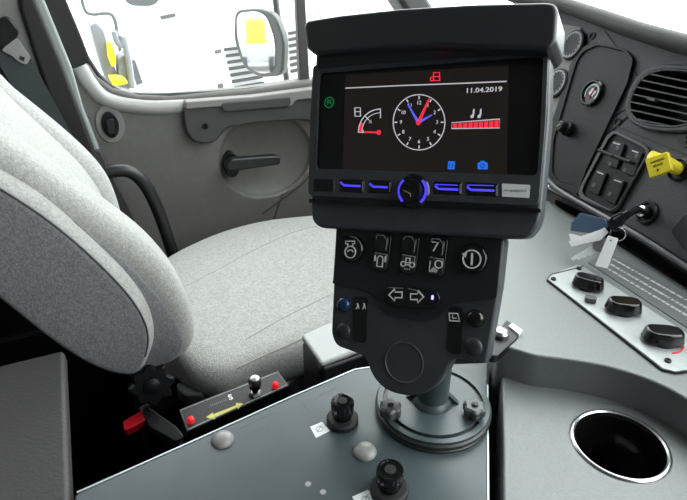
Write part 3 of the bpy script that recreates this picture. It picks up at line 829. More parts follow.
# arrow pad
pts = rounded(PK.ls([(384,294),(388,286),(412,286.5),(438,290),(442,298),(438,308),(412,309),(390,304)]), .006)
apd = obj('arrow_pad', prism(B(), PK, pts, KH, KH+.003), 'bezel', ct, bevel=.0012)
def arrowp(cx, cy, d):
    q = [(-7,0),(-1,6),(-1,2.8),(6,2.8),(6,-2.8),(-1,-2.8),(-1,-6)]
    return [(cx+x*d, cy-y) for x, y in q]
b = B(); stroke(b, PK, PK.ls(arrowp(398,294.5,1)), .0011, KH+.0028, KH+.0036, closed=True); stroke(b, PK, PK.ls(arrowp(418.5,296.3,-1)), .0011, KH+.0028, KH+.0036, closed=True)
obj('arrow_symbols', b, 'white', apd, smooth=False)
b = stroke(B(), PK, PK.ls([(391,287.3),(405,287.8)]), .0006, KH+.0028, KH+.0034); stroke(b, PK, PK.ls([(410,288.3),(422,291)]), .0006, KH+.0028, KH+.0034)
obj('pad_edge', b, 'dimprint', apd)
o = obj('indicator_led', prism(B(), PK, roundrect(*PK.l(434.3,297), .0020, .0042, .0008), KH+.0028, KH+.0040), 'e_led', apd, label='lit violet indicator')
# two little button strips
def strip(pts): obj('button_strip', prism(B(), PK, rounded(PK.ls(pts), .004), 0, .0008), 'bezel', ct)
strip([(354,296),(368,297),(366,343),(353,342)]); strip([(450,306),(463,307),(461,355),(447,352)])
def ball(px, py, m, r=.0078, hgt=.006, label=None):
    obj('push_button', lathe(B(), PK, *PK.l(px, py), [(r,0),(r,.001),(r*.96,hgt*.4),(r*.8,hgt*.72),(r*.5,hgt*.94),(r*.12,hgt)], 28), m, ct, label=label)
M['navyball'] = mat('navy_button', (.012,.03,.09), .12)
ball(344.5,304.5,'navyball', .0080, .007, 'glossy navy push button'); ball(343.5,331,'hood', .0080,.0035); ball(475.5,318.5,'glossblack', .0085,.006,'glossy black push button'); ball(473.5,347,'hood',.0085,.0035)
b = B(); stroke(b, PK, PK.ls([(449.5,313),(458,313.5),(460,321),(450,320.5)]), .0009, .0008, .0014, closed=True); stroke(b, PK, PK.ls([(453,314),(453,318),(457,318)]), .0007, .0008, .0014)
obj('washer_symbol', b, 'white', ct, smooth=False); b = B()
for x in (357.5, 364):
    stroke(b, PK, PK.ls([(x,303),(x+.8,306),(x-1,309)]), .0011, .0008, .0014); stroke(b, PK, PK.ls([(x+.8,303),(x+2,309)]), .0005, .0008, .0014)
obj('seat_symbol', b, 'white', ct, smooth=False)
# round blind boss
u, v = PK.l(404,362.5)
obj('round_boss', lathe(B(), PK, u, v, [(.0205,0),(.0205,.0007),(.0198,.0012),(.0190,.0007),(.0188,.0004),(.002,.0004)], 56), 'housing', ct)
# rear bracket joining the panel to the pole
poletop = PK.p(*PK.l(436,300), -.07)
pb = base
obj('pole', tube(B(), [pb+Z*.012, Vector((pb.x, pb.y, pb.z+.085))], .0168, 32), 'plate', ct)
bb = B(); k0 = PK.p(*PK.l(425,352), -.026)
tube(bb, [k0, Vector((pb.x, pb.y, pb.z+.07))], .0135, 20)
b3 = None; obj('tilt_bracket', bb, 'dark', ct)
b = B(); q = Vector((pb.x, pb.y, pb.z+.1))
obj('pole_collar', lathe(B(), PLATE, *PLATE.l(432,402,.01), [(.0215,.012),(.021,.014),(.0185,.017),(.0168,.019)], 32), 'plate', ct)
for ang in (PI*.92, -.12):
    p = pb + Vector((math.cos(ang)*.032, math.sin(ang)*.032, .0))
    b = B(); Q = PLATE; du = V.dot(Vector((math.cos(ang), math.sin(ang), 0))); 
    d = Vector((math.cos(ang), math.sin(ang), 0)); n = Vector((-d.y, d.x, 0))*.003
    a = pb+Vector((0,0,.0125))
    vs = [a+d*.014, a+d*.028, a+d*.014+Z*.014]
    f = [b.verts.new(x-n) for x in vs]; g2 = [b.verts.new(x+n) for x in vs]
    b.faces.new(f); b.faces.new(g2[::-1])
    for i in range(3): j = (i+1) % 3; b.faces.new((f[i], f[j], g2[j], g2[i]))
    obj('gusset', b, 'plate', ct)
# slewing base: ring and slotted disc
u, v = PLATE.l(433,402,.010)
R0 = .0615
obj('base_ring', lathe(B(), PLATE, u, v, [(R0,0),(R0,.002),(R0*.985,.003),(R0*.985,.005),(R0,.006),(R0,.008),(R0*.97,.0095)], 72), 'hood', ct)
def annseg(r0, r1, a0, a1, n=28):
    return [(u+math.cos(a0+(a1-a0)*i/n)*r1, v+math.sin(a0+(a1-a0)*i/n)*r1) for i in range(n+1)] + [(u+math.cos(a1+(a0-a1)*i/n)*r0, v+math.sin(a1+(a0-a1)*i/n)*r0) for i in range(n+1)]
kA = Vector(PLATE.l(390.5,407,.024)); kB = Vector(PLATE.l(474.5,407,.024)); c_ = Vector((u, v))
aA = math.atan2((kA-c_).y, (kA-c_).x); aB = math.atan2((kB-c_).y, (kB-c_).x)
if aB < aA: aB += 2*PI
holes = [annseg(.0490, .0535, aA+.12, aB-.12), annseg(.0490, .0535, aB+.10, aA+2*PI-.10)]
obj('slotted_disc', holed(B(), PLATE, circ(u, v, R0*.965, 72), holes, .009, .0125), 'plate', ct, bevel=.001, seg=2)
for kk in (kA, kB):
    o = obj('star_knob', star(B(), PLATE, kk.x, kk.y, [(.0095,.015),(.0108,.017),(.0112,.021),(.0108,.025),(.0085,.027)], 6, .10), 'star', ct)
    obj('knob_stud', lathe(B(), PLATE, kk.x, kk.y, [(.0060,.009),(.0060,.0160)], 20), 'dark', o)
    obj('knob_cap', lathe(B(), PLATE, kk.x, kk.y, [(.0036,.027),(.0036,.029),(.0026,.0295)], 6), 'dark', o)

# ================================================================== DASH CONSOLE
dc = thing('centre_console', 'pale grey moulded console with cup holder and three black selector knobs', 'console', Vector((UP.hit(590,330).x, UP.hit(590,330).y, 0)))
low = LOW.ls([(502,372),(503,420),(503,520),(503,700),(900,700),(900,420),(760,330),(620,330),(515,345)])
cup = [LOW.l(x, y) for x, y in ()]
cuc = Vector(LOW.l(619.5,444)); CRD = .0425
cuph = circ(cuc.x, cuc.y, CRD, 56)
obj('tray', holed(B(), LOW, low, [cuph], -.06, 0), 'console', dc, bevel=.003)
obj('console_core', prism(B(), LOW, LOW.ls([(515,395),(515,700),(900,700),(900,420),(700,350),(535,370)]), -.778, -.125), 'dark', dc)
ch = obj('cup_holder', lathe(B(), LOW, cuc.x, cuc.y, [(CRD-.001,.001),(CRD-.0015,-.01),(CRD-.004,-.085),(CRD-.010,-.09),(.001,-.09)], 56, cap0=False), 'glossblack', dc)
obj('cup_rim', lathe(B(), LOW, cuc.x, cuc.y, [(CRD-.0015,-.004),(CRD-.0012,.001),(CRD+.0004,.0022),(CRD+.0020,.0020),(CRD+.0032,.0010),(CRD+.0036,0)], 64, cap0=False, cap1=False), 'rimmetal', ch, label='polished metal rim')
upp = [(500,215),(548,200),(700,296),(900,420),(900,560),(760,452),(700,406),(668,387),(642,376),(606,365),(568,359),(534,355),(518,350),(508,347),(500,344),(497,330),(495,280)]
upl = rounded(UP.ls(upp), [0,0,0,0,0,.0,.02,.02,.02,.02,.0,.02,.006,.006,.006,.02,0], 4)
obj('upper_body', prism(B(), UP, upl, -.30, 0), 'console', dc, bevel=.014, seg=6)
# selector plate
sp = UP.ls([(547,283.5),(577,266),(720,346),(720,392),(677,369),(664,369.5)])
sp = UP.ls([(547,280),(551,276),(577,266),(583,268),(690,337),(720,357),(720,372),(675,373),(662,370)])
slp = obj('selector_plate', prism(B(), UP, sp, 0, .0025), 'alu', dc, bevel=.0008)
obj('plate_border', stroke(B(), UP, UP.ls([(583,268),(551,276),(547,281),(662,371),(675,374),(700,371)]), .0016, .0, .003), 'dark', slp)
for px, py in ((578.5,270.5),(553,281),(667,363)):
    b = lathe(B(), UP, *UP.l(px, py), [(.0036,.0025),(.0036,.004),(.0030,.0048),(.0016,.0048),(.0015,.003)], 18)
    obj('plate_screw', b, 'dark', slp)
def selector(px, py, rot, s=1):
    u, v = UP.l(px, py)
    o = obj('selector_knob', lathe(B(), UP, u, v, [(.0135*s,.0025),(.0135*s,.004),(.0125*s,.0055)], 36), 'black', slp)
    c, sn = math.cos(rot), math.sin(rot)
    pts = [(-.021,-.006),(-.015,-.0125),(.008,-.0135),(.020,-.0095),(.0225,.000),(.020,.009),(.008,.0128),(-.015,.0115),(-.021,.006)]
    pts = rounded([(u+(x*c-y*sn)*s, v+(x*sn+y*c)*s) for x, y in pts], .006)
    obj('knob_grip', prism(B(), UP, pts, .0045, .0185, taper=.16), 'glossblack', o, bevel=.0045, seg=5)
    return o, u, v
dx = Vector(UP.l(640,310))-Vector(UP.l(600,310)); r0 = math.atan2(dx.y, dx.x)
selector(586.5,289,r0-.55,.92); selector(621.5,313,r0-.15,.98); o, u, v = selector(660.5,343,r0-.15,1.04)
obj('knob_marker', stroke(B(), UP, circ(u, v, .0215, 10, r0-1.5, r0-.5, full=False), .0016, .0025, .0035), 'red', slp, label='red marker arc')
obj('push_switch', prism(B(), UP, roundrect(*UP.l(589.5,303), .013, .010, .003, r0-.3), .0025, .009), 'star', slp, bevel=.001)
# printed placard alongside
pc = UP.ls([(588,262),(600,250),(612,246),(720,313),(720,352)])
pc = UP.ls([(588,263),(606,252),(720,314),(720,350)])
plc = obj('placard', prism(B(), UP, pc, 0, .0012), 'placard', dc, label='dark placard with rows of small print')
b = B()
for row, (a, c) in enumerate((((606,256),(716,318)),((600,259),(716,326)),((595,262),(716,334)))):
    a, c = Vector(UP.l(*a)), Vector(UP.l(*c)); Ln = (c-a).length; t = .012+.006*row; d = (c-a).normalized()
    while t < Ln:
        w = random.uniform(.002, .008)
        stroke(b, UP, [tuple(a+d*t), tuple(a+d*(t+w))], .0036, .0012, .0016); t += w+random.uniform(.001, .003)
obj('placard_print', b, 'placprint', plc, smooth=False)
b = B()
stroke(b, UP, UP.ls([(600,250),(655,281),(720,319)]), .0008, 0, .001)
obj('placard_edge', b, 'dimprint', plc)

# latch plate at console corner
UQ = UP.off(-.012)
lt = thing('latch_bracket', 'small black bracket with silver bolt at the console corner', 'bracket', UQ.hit(502,348))
obj('bracket_plate', prism(B(), UQ, rounded(UQ.ls([(489,352),(505,329),(518,339),(516,348),(496,366),(488,366)]), .004), .004, .014), 'black', lt, bevel=.002)
u, v = UQ.l(499,345)
obj('bolt', lathe(B(), UQ, u, v, [(.009,.014),(.009,.018),(.0065,.021),(.0025,.022)], 24), 'steel', lt)
obj('white_label', prism(B(), UP, UP.ls([(508,328.5),(512,326),(522,333),(518.5,337)]), .0, .0040), 'paper', lt)

# ================================================================== DASHBOARD
p1 = UP.hit(585,205, .025); p2 = UP.hit(687,265, .025)
dh = (p2-p1).normalized(); upd = (Z*math.cos(math.radians(20)) + V*math.sin(math.radians(20)))
nn = dh.cross(upd).normalized()
if nn.dot(CO-p1) < 0: nn = -nn
DS = Plane(p1, dh, nn)
db = thing('dashboard', 'dark grey truck dashboard with round air vent, gauges and rocker switches', 'dashboard', Vector((p2.x, p2.y, .4)))
vi = [(633,110),(637,94),(647,79),(662,72),(688,72),(720,80),(722,108),(694,126),(678,129),(652,127),(638,120)]
VI = rounded(DS.ls(vi), .018, 6)
obj('face_panel', holed(B(), DS, DS.ls([(535,165),(552,186),(585,205),(640,236),(687,266),(800,340),(1000,300),(760,60),(687,50),(600,22),(560,5),(530,10)]), [VI], -.10, 0), 'dash', db, bevel=.006)
# instrument binnacle left of the face: pale ribbed surface with round dials
DB = DS.off(-.004)
obj('binnacle', prism(B(), DS, rounded(DS.ls([(548,22),(583,28),(568,80),(548,150),(536,150),(538,60)]), .006), 0, .003), 'trimgrey', db)
for px, py, r in ((575,46,.026),(559,84,.026)):
    o = obj('round_dial', prism(B(), DS, [q for q in circ(*DS.l(px,py), r, 36)], .003, .008), 'dashdark', db, bevel=.002)
    b = stroke(B(), DS, circ(*DS.l(px,py), r*.8, 30), .003, .008, .0088, closed=True)
    for i in range(16):
        a = 2*PI*i/16; c = Vector(DS.l(px, py)); e = Vector((math.cos(a), math.sin(a)))*r
        stroke(b, DS, [tuple(c+e*.6), tuple(c+e*.8)], .0014, .008, .0088)
    obj('dial_marks', b, 'dimprint', o)
# recessed accessory panel with border
ap_ = [(579,62),(586,52),(600,46),(626,52),(633,60),(628,84),(590,165),(582,188),(560,182),(554,172),(556,140)]
acc_o = [(574,62),(582,50),(596,43),(628,50),(636,60),(630,84),(588,172),(580,196),(552,182),(548,168),(552,130)]
obj('accessory_border', holed(B(), DS, rounded(DS.ls(acc_o), .008), [rounded(DS.ls(ap_), .008)], .0, .006), 'dashdark', db, bevel=.002)
acc = obj('accessory_panel', prism(B(), DS, rounded(DS.ls(ap_), .008), 0, .003), 'dashdark', db, bevel=.001)
u, v = DS.l(594.5,94)
dg_ = obj('round_gauge', lathe(B(), DS, u, v, [(.0215,.003),(.0215,.008),(.0195,.010),(.0178,.010),(.0170,.006),(.001,.006)], 44), 'glossblack', db)
b = stroke(B(), DS, circ(u, v, .0135, 18, -.6, 3.8, full=False), .002, .006, .0068)
prism(b, DS, roundrect(u+.001, v+.001, .012, .010, .001, -.3), .006, .0065)
obj('gauge_face_print', b, 'alu', dg_)
obj('gauge_needle', stroke(B(), DS, [(u, v-.009), (u+.003, v+.012)], .0015, .0068, .0078), 'red', dg_)
u, v = DS.l(571,130)
kn = obj('dash_knob', lathe(B(), DS, u, v, [(.012,.003),(.012,.012),(.0105,.014),(.009,.018),(.009,.026),(.007,.028)], 28), 'black', db)
obj('knob_mark', stroke(B(), DS, [(u-.003, v-.002), (u+.002, v+.004)], .002, .028, .0287), 'dimprint', kn)
for px, py in ((592.5,36),(618,122)):
    b = lathe(B(), DS, *DS.l(px, py), [(.0062,.0),(.0062,.002),(.0048,.002),(.0044,-.001),(.001,-.001)], 20)
    obj('screw', b, 'black', db)
# switch cluster
sc_o = [(609,136),(616,131),(648,146),(653,153),(648,162),(620,212),(612,214),(583,200),(580,194),(583,186)]
sc_i = [(612,139),(617,135),(645,149),(649,154),(645,161),(618,208),(612,210),(587,197),(585,193),(587,186)]
obj('switch_border', holed(B(), DS, rounded(DS.ls(sc_o), .006), [rounded(DS.ls(sc_i), .005)], 0, .006), 'glossblack', db, bevel=.0015)
scp = obj('switch_cluster', prism(B(), DS, rounded(DS.ls(sc_i), .005), 0, .002), 'dashdark', db)
e1_ = Vector(DS.l(633,160))-Vector(DS.l(616,152)); swr = math.atan2(e1_.y, e1_.x)
axd = Vector(DS.l(617,140))-Vector(DS.l(594,192)); axd.normalize()
def dsw(quad, bar):
    o = obj('rocker_switch', prism(B(), DS, rounded(DS.ls(quad), .004), .002, .007), 'black', db, bevel=.0015)
    c = [sum(q[i] for q in quad)/4 for i in (0, 1)]
    b = B()
    stroke(b, DS, DS.ls(bar), .0016, .007, .0084)
    obj('switch_mark', b, 'alu' if len(bar) < 3 else 'dimprint', o)
    return o
dsw([(616,141),(628,145),(620,170),(607,165)], [(617,144),(624,146)])
dsw([(633,149),(646,154),(637,178),(623,172)], [(636,152),(642,154)])
dsw([(599,170),(610,174),(601,197),(590,191)], [(601,173),(607,175.5)])
dsw([(616,178),(628,182),(618,206),(606,200)], [(618,181),(625,183.5)])
for a, c in (((604,152),(619,158)),((620,158),(636,164))):
    obj('guard_bar', tube(B(), [DS.p(*DS.l(*a), .012), DS.p(*DS.l(*c), .012)], .0026, 12), 'dashdark', db)
b = B()
for px, py in ((621,149),(640,157),(613,165),(628,171),(597,186),(613,195)):
    prism(b, DS, roundrect(*DS.l(px, py), .006, .006, .001, swr), .007, .0075)
obj('switch_symbols', b, 'star', scp)
# air vent
vc = Vector(DS.l(665,99))
vo = [(628,112),(632,92),(643,75),(660,66),(690,66),(730,75),(735,110),(700,132),(680,134),(650,132),(634,124)]
vi = [(633,110),(637,94),(647,79),(662,72),(688,72),(720,80),(722,108),(694,126),(678,129),(652,127),(638,120)]
VO = rounded(DS.ls(vo), .02, 6); VI = rounded(DS.ls(vi), .018, 6)
vb = obj('vent_bezel', holed(B(), DS, VO, [VI], 0, .010), 'dash', db, bevel=.003)
obj('vent_back', prism(B(), DS, VI, -.052, -.048), 'black', vb)
bpts = [DS.p(*p, .009) for p in VI]
obj('vent_rim', tube(B(), bpts, .0016, 8, closed=True), 'dash', vb)
slope = 6.5/30
for i in range(7):
    y0 = 76+i*8.0
    # clip each slat to the opening
    ys = lambda x: y0+(x-655)*slope
    xs = [x for x in [632+j*1.0 for j in range(70)]]
    def inside(x, y):
        P = vi; c = False; j = len(P)-1
        for k in range(len(P)):
            if (P[k][1] > y) != (P[j][1] > y) and x < (P[j][0]-P[k][0])*(y-P[k][1])/(P[j][1]-P[k][1])+P[k][0]: c = not c
            j = k
        return c
    xs = [x for x in xs if inside(x, ys(x))]
    if len(xs) < 4: continue
    a, c = DS.l(xs[0], ys(xs[0])), DS.l(xs[-1], ys(xs[-1]))
    b = B(); Q = [DS.p(*a, .004), DS.p(*c, .004)]
    dv = (DS.ey*.002 - DS.n*.008)
    a3, c3 = DS.p(*a, .010), DS.p(*c, .010)
    boxv(b, a3-DS.ey*.0008, c3-a3, DS.ey*.0018, -DS.n*.020+DS.ey*.004)
    obj('vent_slat', b, 'dash', vb)
obj('vent_tab', prism(B(), DS, DS.ls([(654,99),(662,101),(661,104),(653,102)]), .006, .014), 'dash', vb)
# small grille at frame edge
b = B()
for i in range(3): prism(b, DS, roundrect(*DS.l(684, 136+i*5), .012, .003, .001, 0), 0, .003)
obj('side_grille', b, 'black', db)
# seam under the vent
obj('panel_seam', stroke(B(), DS, DS.ls([(616,126),(650,140),(690,156)]), .002, 0, .001), 'black', db)
# right block edge
obj('right_pad', prism(B(), DS, rounded(DS.ls([(676,232),(690,215),(760,230),(760,290),(690,252)]), .006), 0, .012), 'dashdark', db, bevel=.003)
# parking brake knob: yellow
u, v = DS.l(680,170)
obj('valve_bezel', lathe(B(), DS, u, v, [(.016,0),(.016,.004),(.0135,.006),(.012,.002),(.002,.002)], 30), 'black', db)
tip = DS.p(u, v, .001); toward = (DS.n*.9 - dh*.35 + Z*.1).normalized()
hpnt = tip + toward*.050
yb = tube(B(), [tip, tip+toward*.02, tip+toward*.046], [.0085,.0095,.0070], 20)
yk = obj('brake_knob', yb, 'yellow', db, label='yellow park brake knob')
YP = Plane(CO, CR, -CF)
yc = DS.hit(660.5,165, .045)
YP = Plane(yc, CR, (CO-yc).normalized()*.6+DS.n*.5)
ysq = YP.ls([(645,159),(666,151),(671,158),(672,170),(661,178),(649,175)])
ysq = YP.ls([(645,159),(668,151.5),(672.5,170),(650,178.5)])
hd_ = obj('knob_head', prism(B(), YP, rounded(ysq, .003), -.008, .002), 'yellow', yk, bevel=.0015)
dr_ = Vector(YP.l(668,160))-Vector(YP.l(648,167)); yr = math.atan2(dr_.y, dr_.x)
b = text(B(), 'PARKING', YP, *YP.l(658,161), .0021, .0040, yr); text(b, 'BRAKE', YP, *YP.l(658.5,165.3), .0021, .0040, yr); text(b, 'P', YP, *YP.l(658.5,170.5), .0021, .0052, yr, bold=.0002)
obj('knob_text', b, 'black', hd_)
# ignition lock
u, v = DS.l(648,213)
ig = obj('ignition_lock', lathe(B(), DS, u, v, [(.017,0),(.017,.004),(.0155,.006),(.013,.006),(.012,.003),(.009,.003),(.009,.010),(.0075,.011),(.002,.011)], 32), 'black', db)
obj('lock_cylinder', lathe(B(), DS, u, v, [(.0078,.011),(.0078,.014),(.005,.015)], 24), 'chrome', ig, label='chrome lock cylinder')
# bright lower lip and black channel under it
lip = [(548,178),(560,190),(585,205),(640,236),(687,266),(760,310)]
pts = [DS.p(*q, .006) for q in smoothline(DS.ls(lip), 4)]
obj('lower_lip', tube(B(), pts, .0042, 12), 'lip', db)
b = B(); CH = Plane(p1 + Z*-.002, dh, Z)
bl = [UP.l(x, y) for x, y in ((545,196),(575,212),(640,250),(700,290),(800,350),(900,330),(687,240),(585,195),(548,170))]
obj('lower_channel', prism(B(), UP, bl, -.01, .018), 'glossblack', db, bevel=.006, seg=4)
# cowl: overhanging padded top
cw_top = [(545,-8),(585,2),(630,22),(687,42),(780,62)]
cw_bot = [(545,6),(575,18),(610,33),(650,45),(690,55),(780,70)]
b = B()
CW = DS.off(.03)
poly = CW.ls([(500,-20),(545,-12),(565,-4),(600,7),(640,20),(690,33),(800,50)]+[(800,74),(690,54),(650,43),(610,30),(580,18),(556,9),(500,-2)])
obj('cowl', prism(B(), CW, poly, -.22, 0), 'cowl', db, bevel=.012, seg=5)
obj('dash_body', prism(B(), Plane(p1+nn*-.1, dh, nn), [(x*1.0, y) for x, y in Plane(p1+nn*-.1, dh, nn).ls([(500,30),(760,75),(1000,330),(800,350),(540,200)])], -.30, -.02), 'dashdark', db)

# ================================================================== KEYS
K0 = DS.p(*DS.l(648,213), .014)
kr = thing('key_bunch', 'bunch of keys with white tag and blue fob hanging from the ignition', 'keys', UP.hit(600,240, .03))
HK = Plane(UP.hit(606,240, .045), CR, (CO-UP.hit(606,240)).normalized()*.5+Z*.3-V*.5)
kk = HK.hit(625,215)
b = tube(B(), [K0, K0*.6+HK.hit(628,213)*.4+Z*.004, HK.hit(628,214), HK.hit(616,222)], [.005,.0045,.005,.0065], 12)
obj('key_head', b, 'black', kr)
obj('key_fob', prism(B(), HK, rounded(HK.ls([(613,216),(622,212),(628,215),(622,226),(616,232),(609,229),(608,221)]), .003), -.004, .004), 'black', kr, bevel=.002)
cu, cv = HK.l(618,234)
obj('split_ring', tube(B(), [HK.p(cu+math.cos(a)*.0095, cv+math.sin(a)*.0085, math.sin(a)*.003) for a in [2*PI*i/32 for i in range(32)]], .0008, 8, closed=True), 'chrome', kr)
obj('white_tag', holed(B(), HK, rounded(HK.ls([(609,236),(619,239),(608,269),(596,266)]), .0015), [circ(*HK.l(611.5,241), .0014, 14)], .002, .0045), 'tag', kr, bevel=.0004, label='white plastic key tag')
obj('blue_fob', prism(B(), HK, rounded(HK.ls([(579,212),(604,218),(607,226),(597,233),(569,230),(570,222)]), .002), -.008, -.005), 'bluecard', kr, bevel=.0008, label='flat blue fob')
KEYH = [((568,241),(571,246.5),(600,240),(608,232),(604,227),(596,232)), ((569,258),(572,260.5),(575,258.5),(578,259.3),(580.5,257),(583.5,257.6),(586,255),(589,255.3),(598,249),(596,241),(587,247))]
for i, q in enumerate(KEYH):
    o = obj('key', prism(B(), HK, HK.ls(q), -.003-.003*i, -.0015-.003*i), 'keymetal' if i else 'tag', kr, bevel=.0003)
obj('key_bow', lathe(B(), HK, *HK.l(599,245), [(.009,-.005),(.009,-.003)], 24), 'steel', kr)
obj('white_fob', prism(B(), HK, rounded(HK.ls([(568,233),(580,236),(600,229),(603,237),(580,243),(570,242)]), .002), -.0045, -.003), 'tag', kr, bevel=.0004)

# ================================================================== OUTSIDE
obj('ground', boxv(B(), W(-12, 1.6, -1.3), V*30, L*30, Z*.05), 'ground', kind='structure')
MP = Plane(Plane(W(0,1.75,1), V, -L).hit(262,45), V, -L*.46-V*.89)
mr = thing('door_mirror', 'tall rounded door mirror outside the passenger window', 'mirror', MP.p(*MP.l(259,85), 0))
mo = rounded(MP.ls([(234,10),(259,8),(274,14),(284,40),(282,76),(259,78),(243,68),(233,40)]), .03)
obj('mirror_shell', prism(B(), MP, mo, -.028, 0), 'mirrorgrey', mr, bevel=.008)
mi = rounded(MP.ls([(237,13),(257,11),(267,16),(276,42),(275,72),(260,74),(246,66),(238,40)]), .03)
obj('mirror_glass', prism(B(), MP, mi, 0, .002), 'mirror', mr)
q = Plane(MP.hit(275,45,-.05), V, -L)
obj('mirror_arm', tube(B(), [q.hit(268,-60), q.hit(277,10), q.hit(287,82)], .010, 12), 'mirrorgrey', mr)
# parked white truck
TP = Plane(W(0, 3.0, 1.2), V, -L)
M['grimy'] = mat('grey_fittings', (.10,.10,.10), .6)
tk = thing('parked_truck', 'white truck with louvred panel parked outside the passenger window', 'truck', TP.p(*TP.l(200,100), -1.2))
def t_(px): return TP.ls(px)
obj('truck_body', prism(B(), TP, rounded(t_([(126,-120),(330,-130),(340,160),(140,160)]), .05), -1.4, 0), 'wpaint', tk, bevel=.04)
def louvre(x0, y0, x1, y1): 
    return prism(B(), TP, t_([(x0,y0),(x1,y1),(x1,y1+2.6),(x0,y0+2.6)]), 0, .02)
M['louvre'] = mat('louvre_grey', (.05,.05,.05), .5)
for i in range(7): obj('louvre', louvre(224+i*1.6, 48+i*6.4, 256+i*1.2, 44+i*6.2), 'louvre', tk)
for i in range(7): obj('louvre', louvre(288+i*.4, 32+i*6.3, 304, 29+i*6.3), 'louvre', tk)
obj('fender_line', tube(B(), [TP.p(*x, .01) for x in smoothline(t_([(78,-20),(84,8),(92,14),(112,15),(118,40),(122,62)]), 5)], .008, 8), 'mirrorgrey', tk)
obj('truck_window', prism(B(), TP, rounded(t_([(126,-30),(160,-30),(158,2),(150,6),(130,5),(124,0)]), .02), 0, .015), 'mirrorgrey', tk)
for n, q in (('wing_bracket', [(116,38),(121,36),(124,42),(119,45)]), ('door_handle', [(160,16),(174,13),(175,16),(161,19)]), ('side_marker', [(215,50),(220,49),(220,52),(215,53)]),
             ('step_bracket', [(218,84),(222,83),(222,87),(218,88)]), ('rear_grille', [(128,60),(134,59),(142,82),(136,84)])):
    obj(n, prism(B(), TP, t_(q), 0, .03), 'grimy' if n != 'rear_grille' else 'mirrorgrey', tk)
MA = Plane(W(0, 2.4, 1.0), V, -L)
M['grime'] = mat('machine_grey', (.25,.26,.28), .6); 
mch = thing('parked_machine', 'yellow and grey machine parts standing beside the white truck outside', 'machine', MA.p(*MA.l(118,85), -.1))
obj('grey_arm', prism(B(), MA, rounded(MA.ls([(90,26),(96,22),(104,30),(112,60),(122,86),(110,90),(102,70)]), .01), -.2, 0), 'grime', mch, bevel=.01)
obj('yellow_arm', prism(B(), MA, rounded(MA.ls([(106,42),(110,40),(114,52),(115,62),(111,66),(107,56)]), .01), 0, .05), 'yellow', mch, bevel=.005)
obj('yellow_foot', prism(B(), MA, rounded(MA.ls([(107,74),(122,74),(126,79),(111,82)]), .01), 0, .10), 'yellow', mch, bevel=.005)
obj('hydraulic_block', prism(B(), MA, rounded(MA.ls([(118,58),(126,52),(130,66),(134,84),(122,88),(118,72)]), .01), -.1, .03), 'grime', mch, bevel=.01)
obj('stand', boxv(B(), MA.hit(104,84)*1 + Vector((0,0,-MA.hit(104,84).z-1.25)), V*.09, L*.2, Z*(MA.hit(104,84).z+1.25)), 'grime', mch)
obj('hydraulic_hose', tube(B(), [MA.p(*x, .04) for x in smoothline(MA.ls([(113,30),(116,40),(121,44),(122,36),(128,62),(131,86)]), 5)], .012, 8), 'grime', mch)

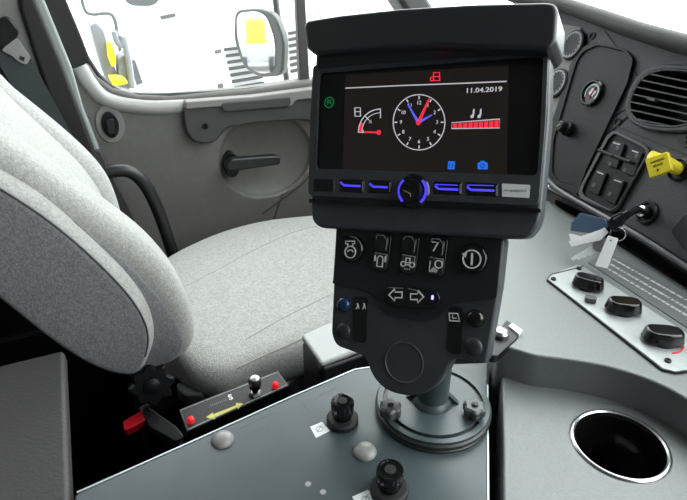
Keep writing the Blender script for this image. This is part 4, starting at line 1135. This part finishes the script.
# yellow sweeper standing behind, seen in the door mirror
m0 = MP.hit(257,42); d0 = (m0-CO).normalized(); r_ = d0 - MP.n*2*d0.dot(MP.n)
c0 = m0 + r_*12; c0.z = -1.25
rr = Vector((r_.x, r_.y, 0)).normalized(); tt = rr.cross(Z)
sw2 = thing('yellow_sweeper', 'small yellow machine standing behind the truck, reflected in the door mirror', 'machine', c0)
def rbx(*q):
    a0, a1, b0, b1, z0, z1 = [x*.62 for x in q]; return boxv(B(), c0+tt*a0+rr*b0+Z*z0, tt*(a1-a0), rr*(b1-b0), Z*(z1-z0))
obj('machine_body', rbx(-.7, .7, -.5, .9, .35, 1.0), 'grime', sw2, bevel=.05)
obj('machine_cab', rbx(-.35, .4, -.3, .7, 1.0, 1.8), 'yellow', sw2, bevel=.05)
for a in (-.5, .5):
    for bq in (-.3, .7):
        wp = Plane(c0+tt*a*.62+rr*bq*.62+Z*.20, rr, tt)
        obj('wheel', lathe(B(), wp, 0, 0, [(.20,-.06),(.20,.06),(.10,.07)], 28), 'rubber', sw2)

# ================================================================== LIGHT
w = bpy.data.worlds.new('sky'); SC.world = w; w.use_nodes = True
bg = w.node_tree.nodes['Background']; bg.inputs['Color'].default_value = (.95,.98,1.0,1); wn = w.node_tree; tcw = wn.nodes.new('ShaderNodeTexCoord'); dt = wn.nodes.new('ShaderNodeVectorMath'); dt.operation = 'DOT_PRODUCT'
sd = (V*.85+Z*.45+L*.1).normalized(); dt.inputs[1].default_value = sd
wn.links.new(tcw.outputs['Generated'], dt.inputs[0])
mr_ = wn.nodes.new('ShaderNodeMapRange'); mr_.inputs['From Min'].default_value = -.3; mr_.inputs['From Max'].default_value = .95
mr_.inputs['To Min'].default_value = 2.2; mr_.inputs['To Max'].default_value = 6.8; mr_.interpolation_type = 'SMOOTHSTEP'
wn.links.new(dt.outputs['Value'], mr_.inputs['Value']); wn.links.new(mr_.outputs['Result'], bg.inputs['Strength'])   # overcast sky, brightest ahead
def portal(o, a, c, n):
    ld = bpy.data.lights.new('portal', 'AREA'); ld.shape = 'RECTANGLE'; ld.size = a.length; ld.size_y = c.length
    ld.cycles.is_portal = True
    lo = bpy.data.objects.new('window_daylight', ld); COL.objects.link(lo)
    x = a.normalized(); z = -n.normalized(); y = z.cross(x)
    lo.matrix_world = Matrix.Translation(o+a/2+c/2) @ Matrix((x, y, z)).transposed().to_4x4()
portal(W(1.30, -.65, 1.0), L*2.05, W(.62, -.65, 1.80)-W(1.30, -.65, 1.0), -V-Z*.5)
portal(W(-.6, 1.45, .95), V*1.6, Z*.85, -L)
portal(W(-.3, -.70, 1.10), V*1.6, Z*.7, L)
SC.view_settings.view_transform = 'Standard'
try: SC.view_settings.look = 'None'
except Exception: pass
SC.view_settings.exposure = .30
SC.view_settings.gamma = 1
SC.cycles.max_bounces = 8; SC.cycles.transparent_max_bounces = 8
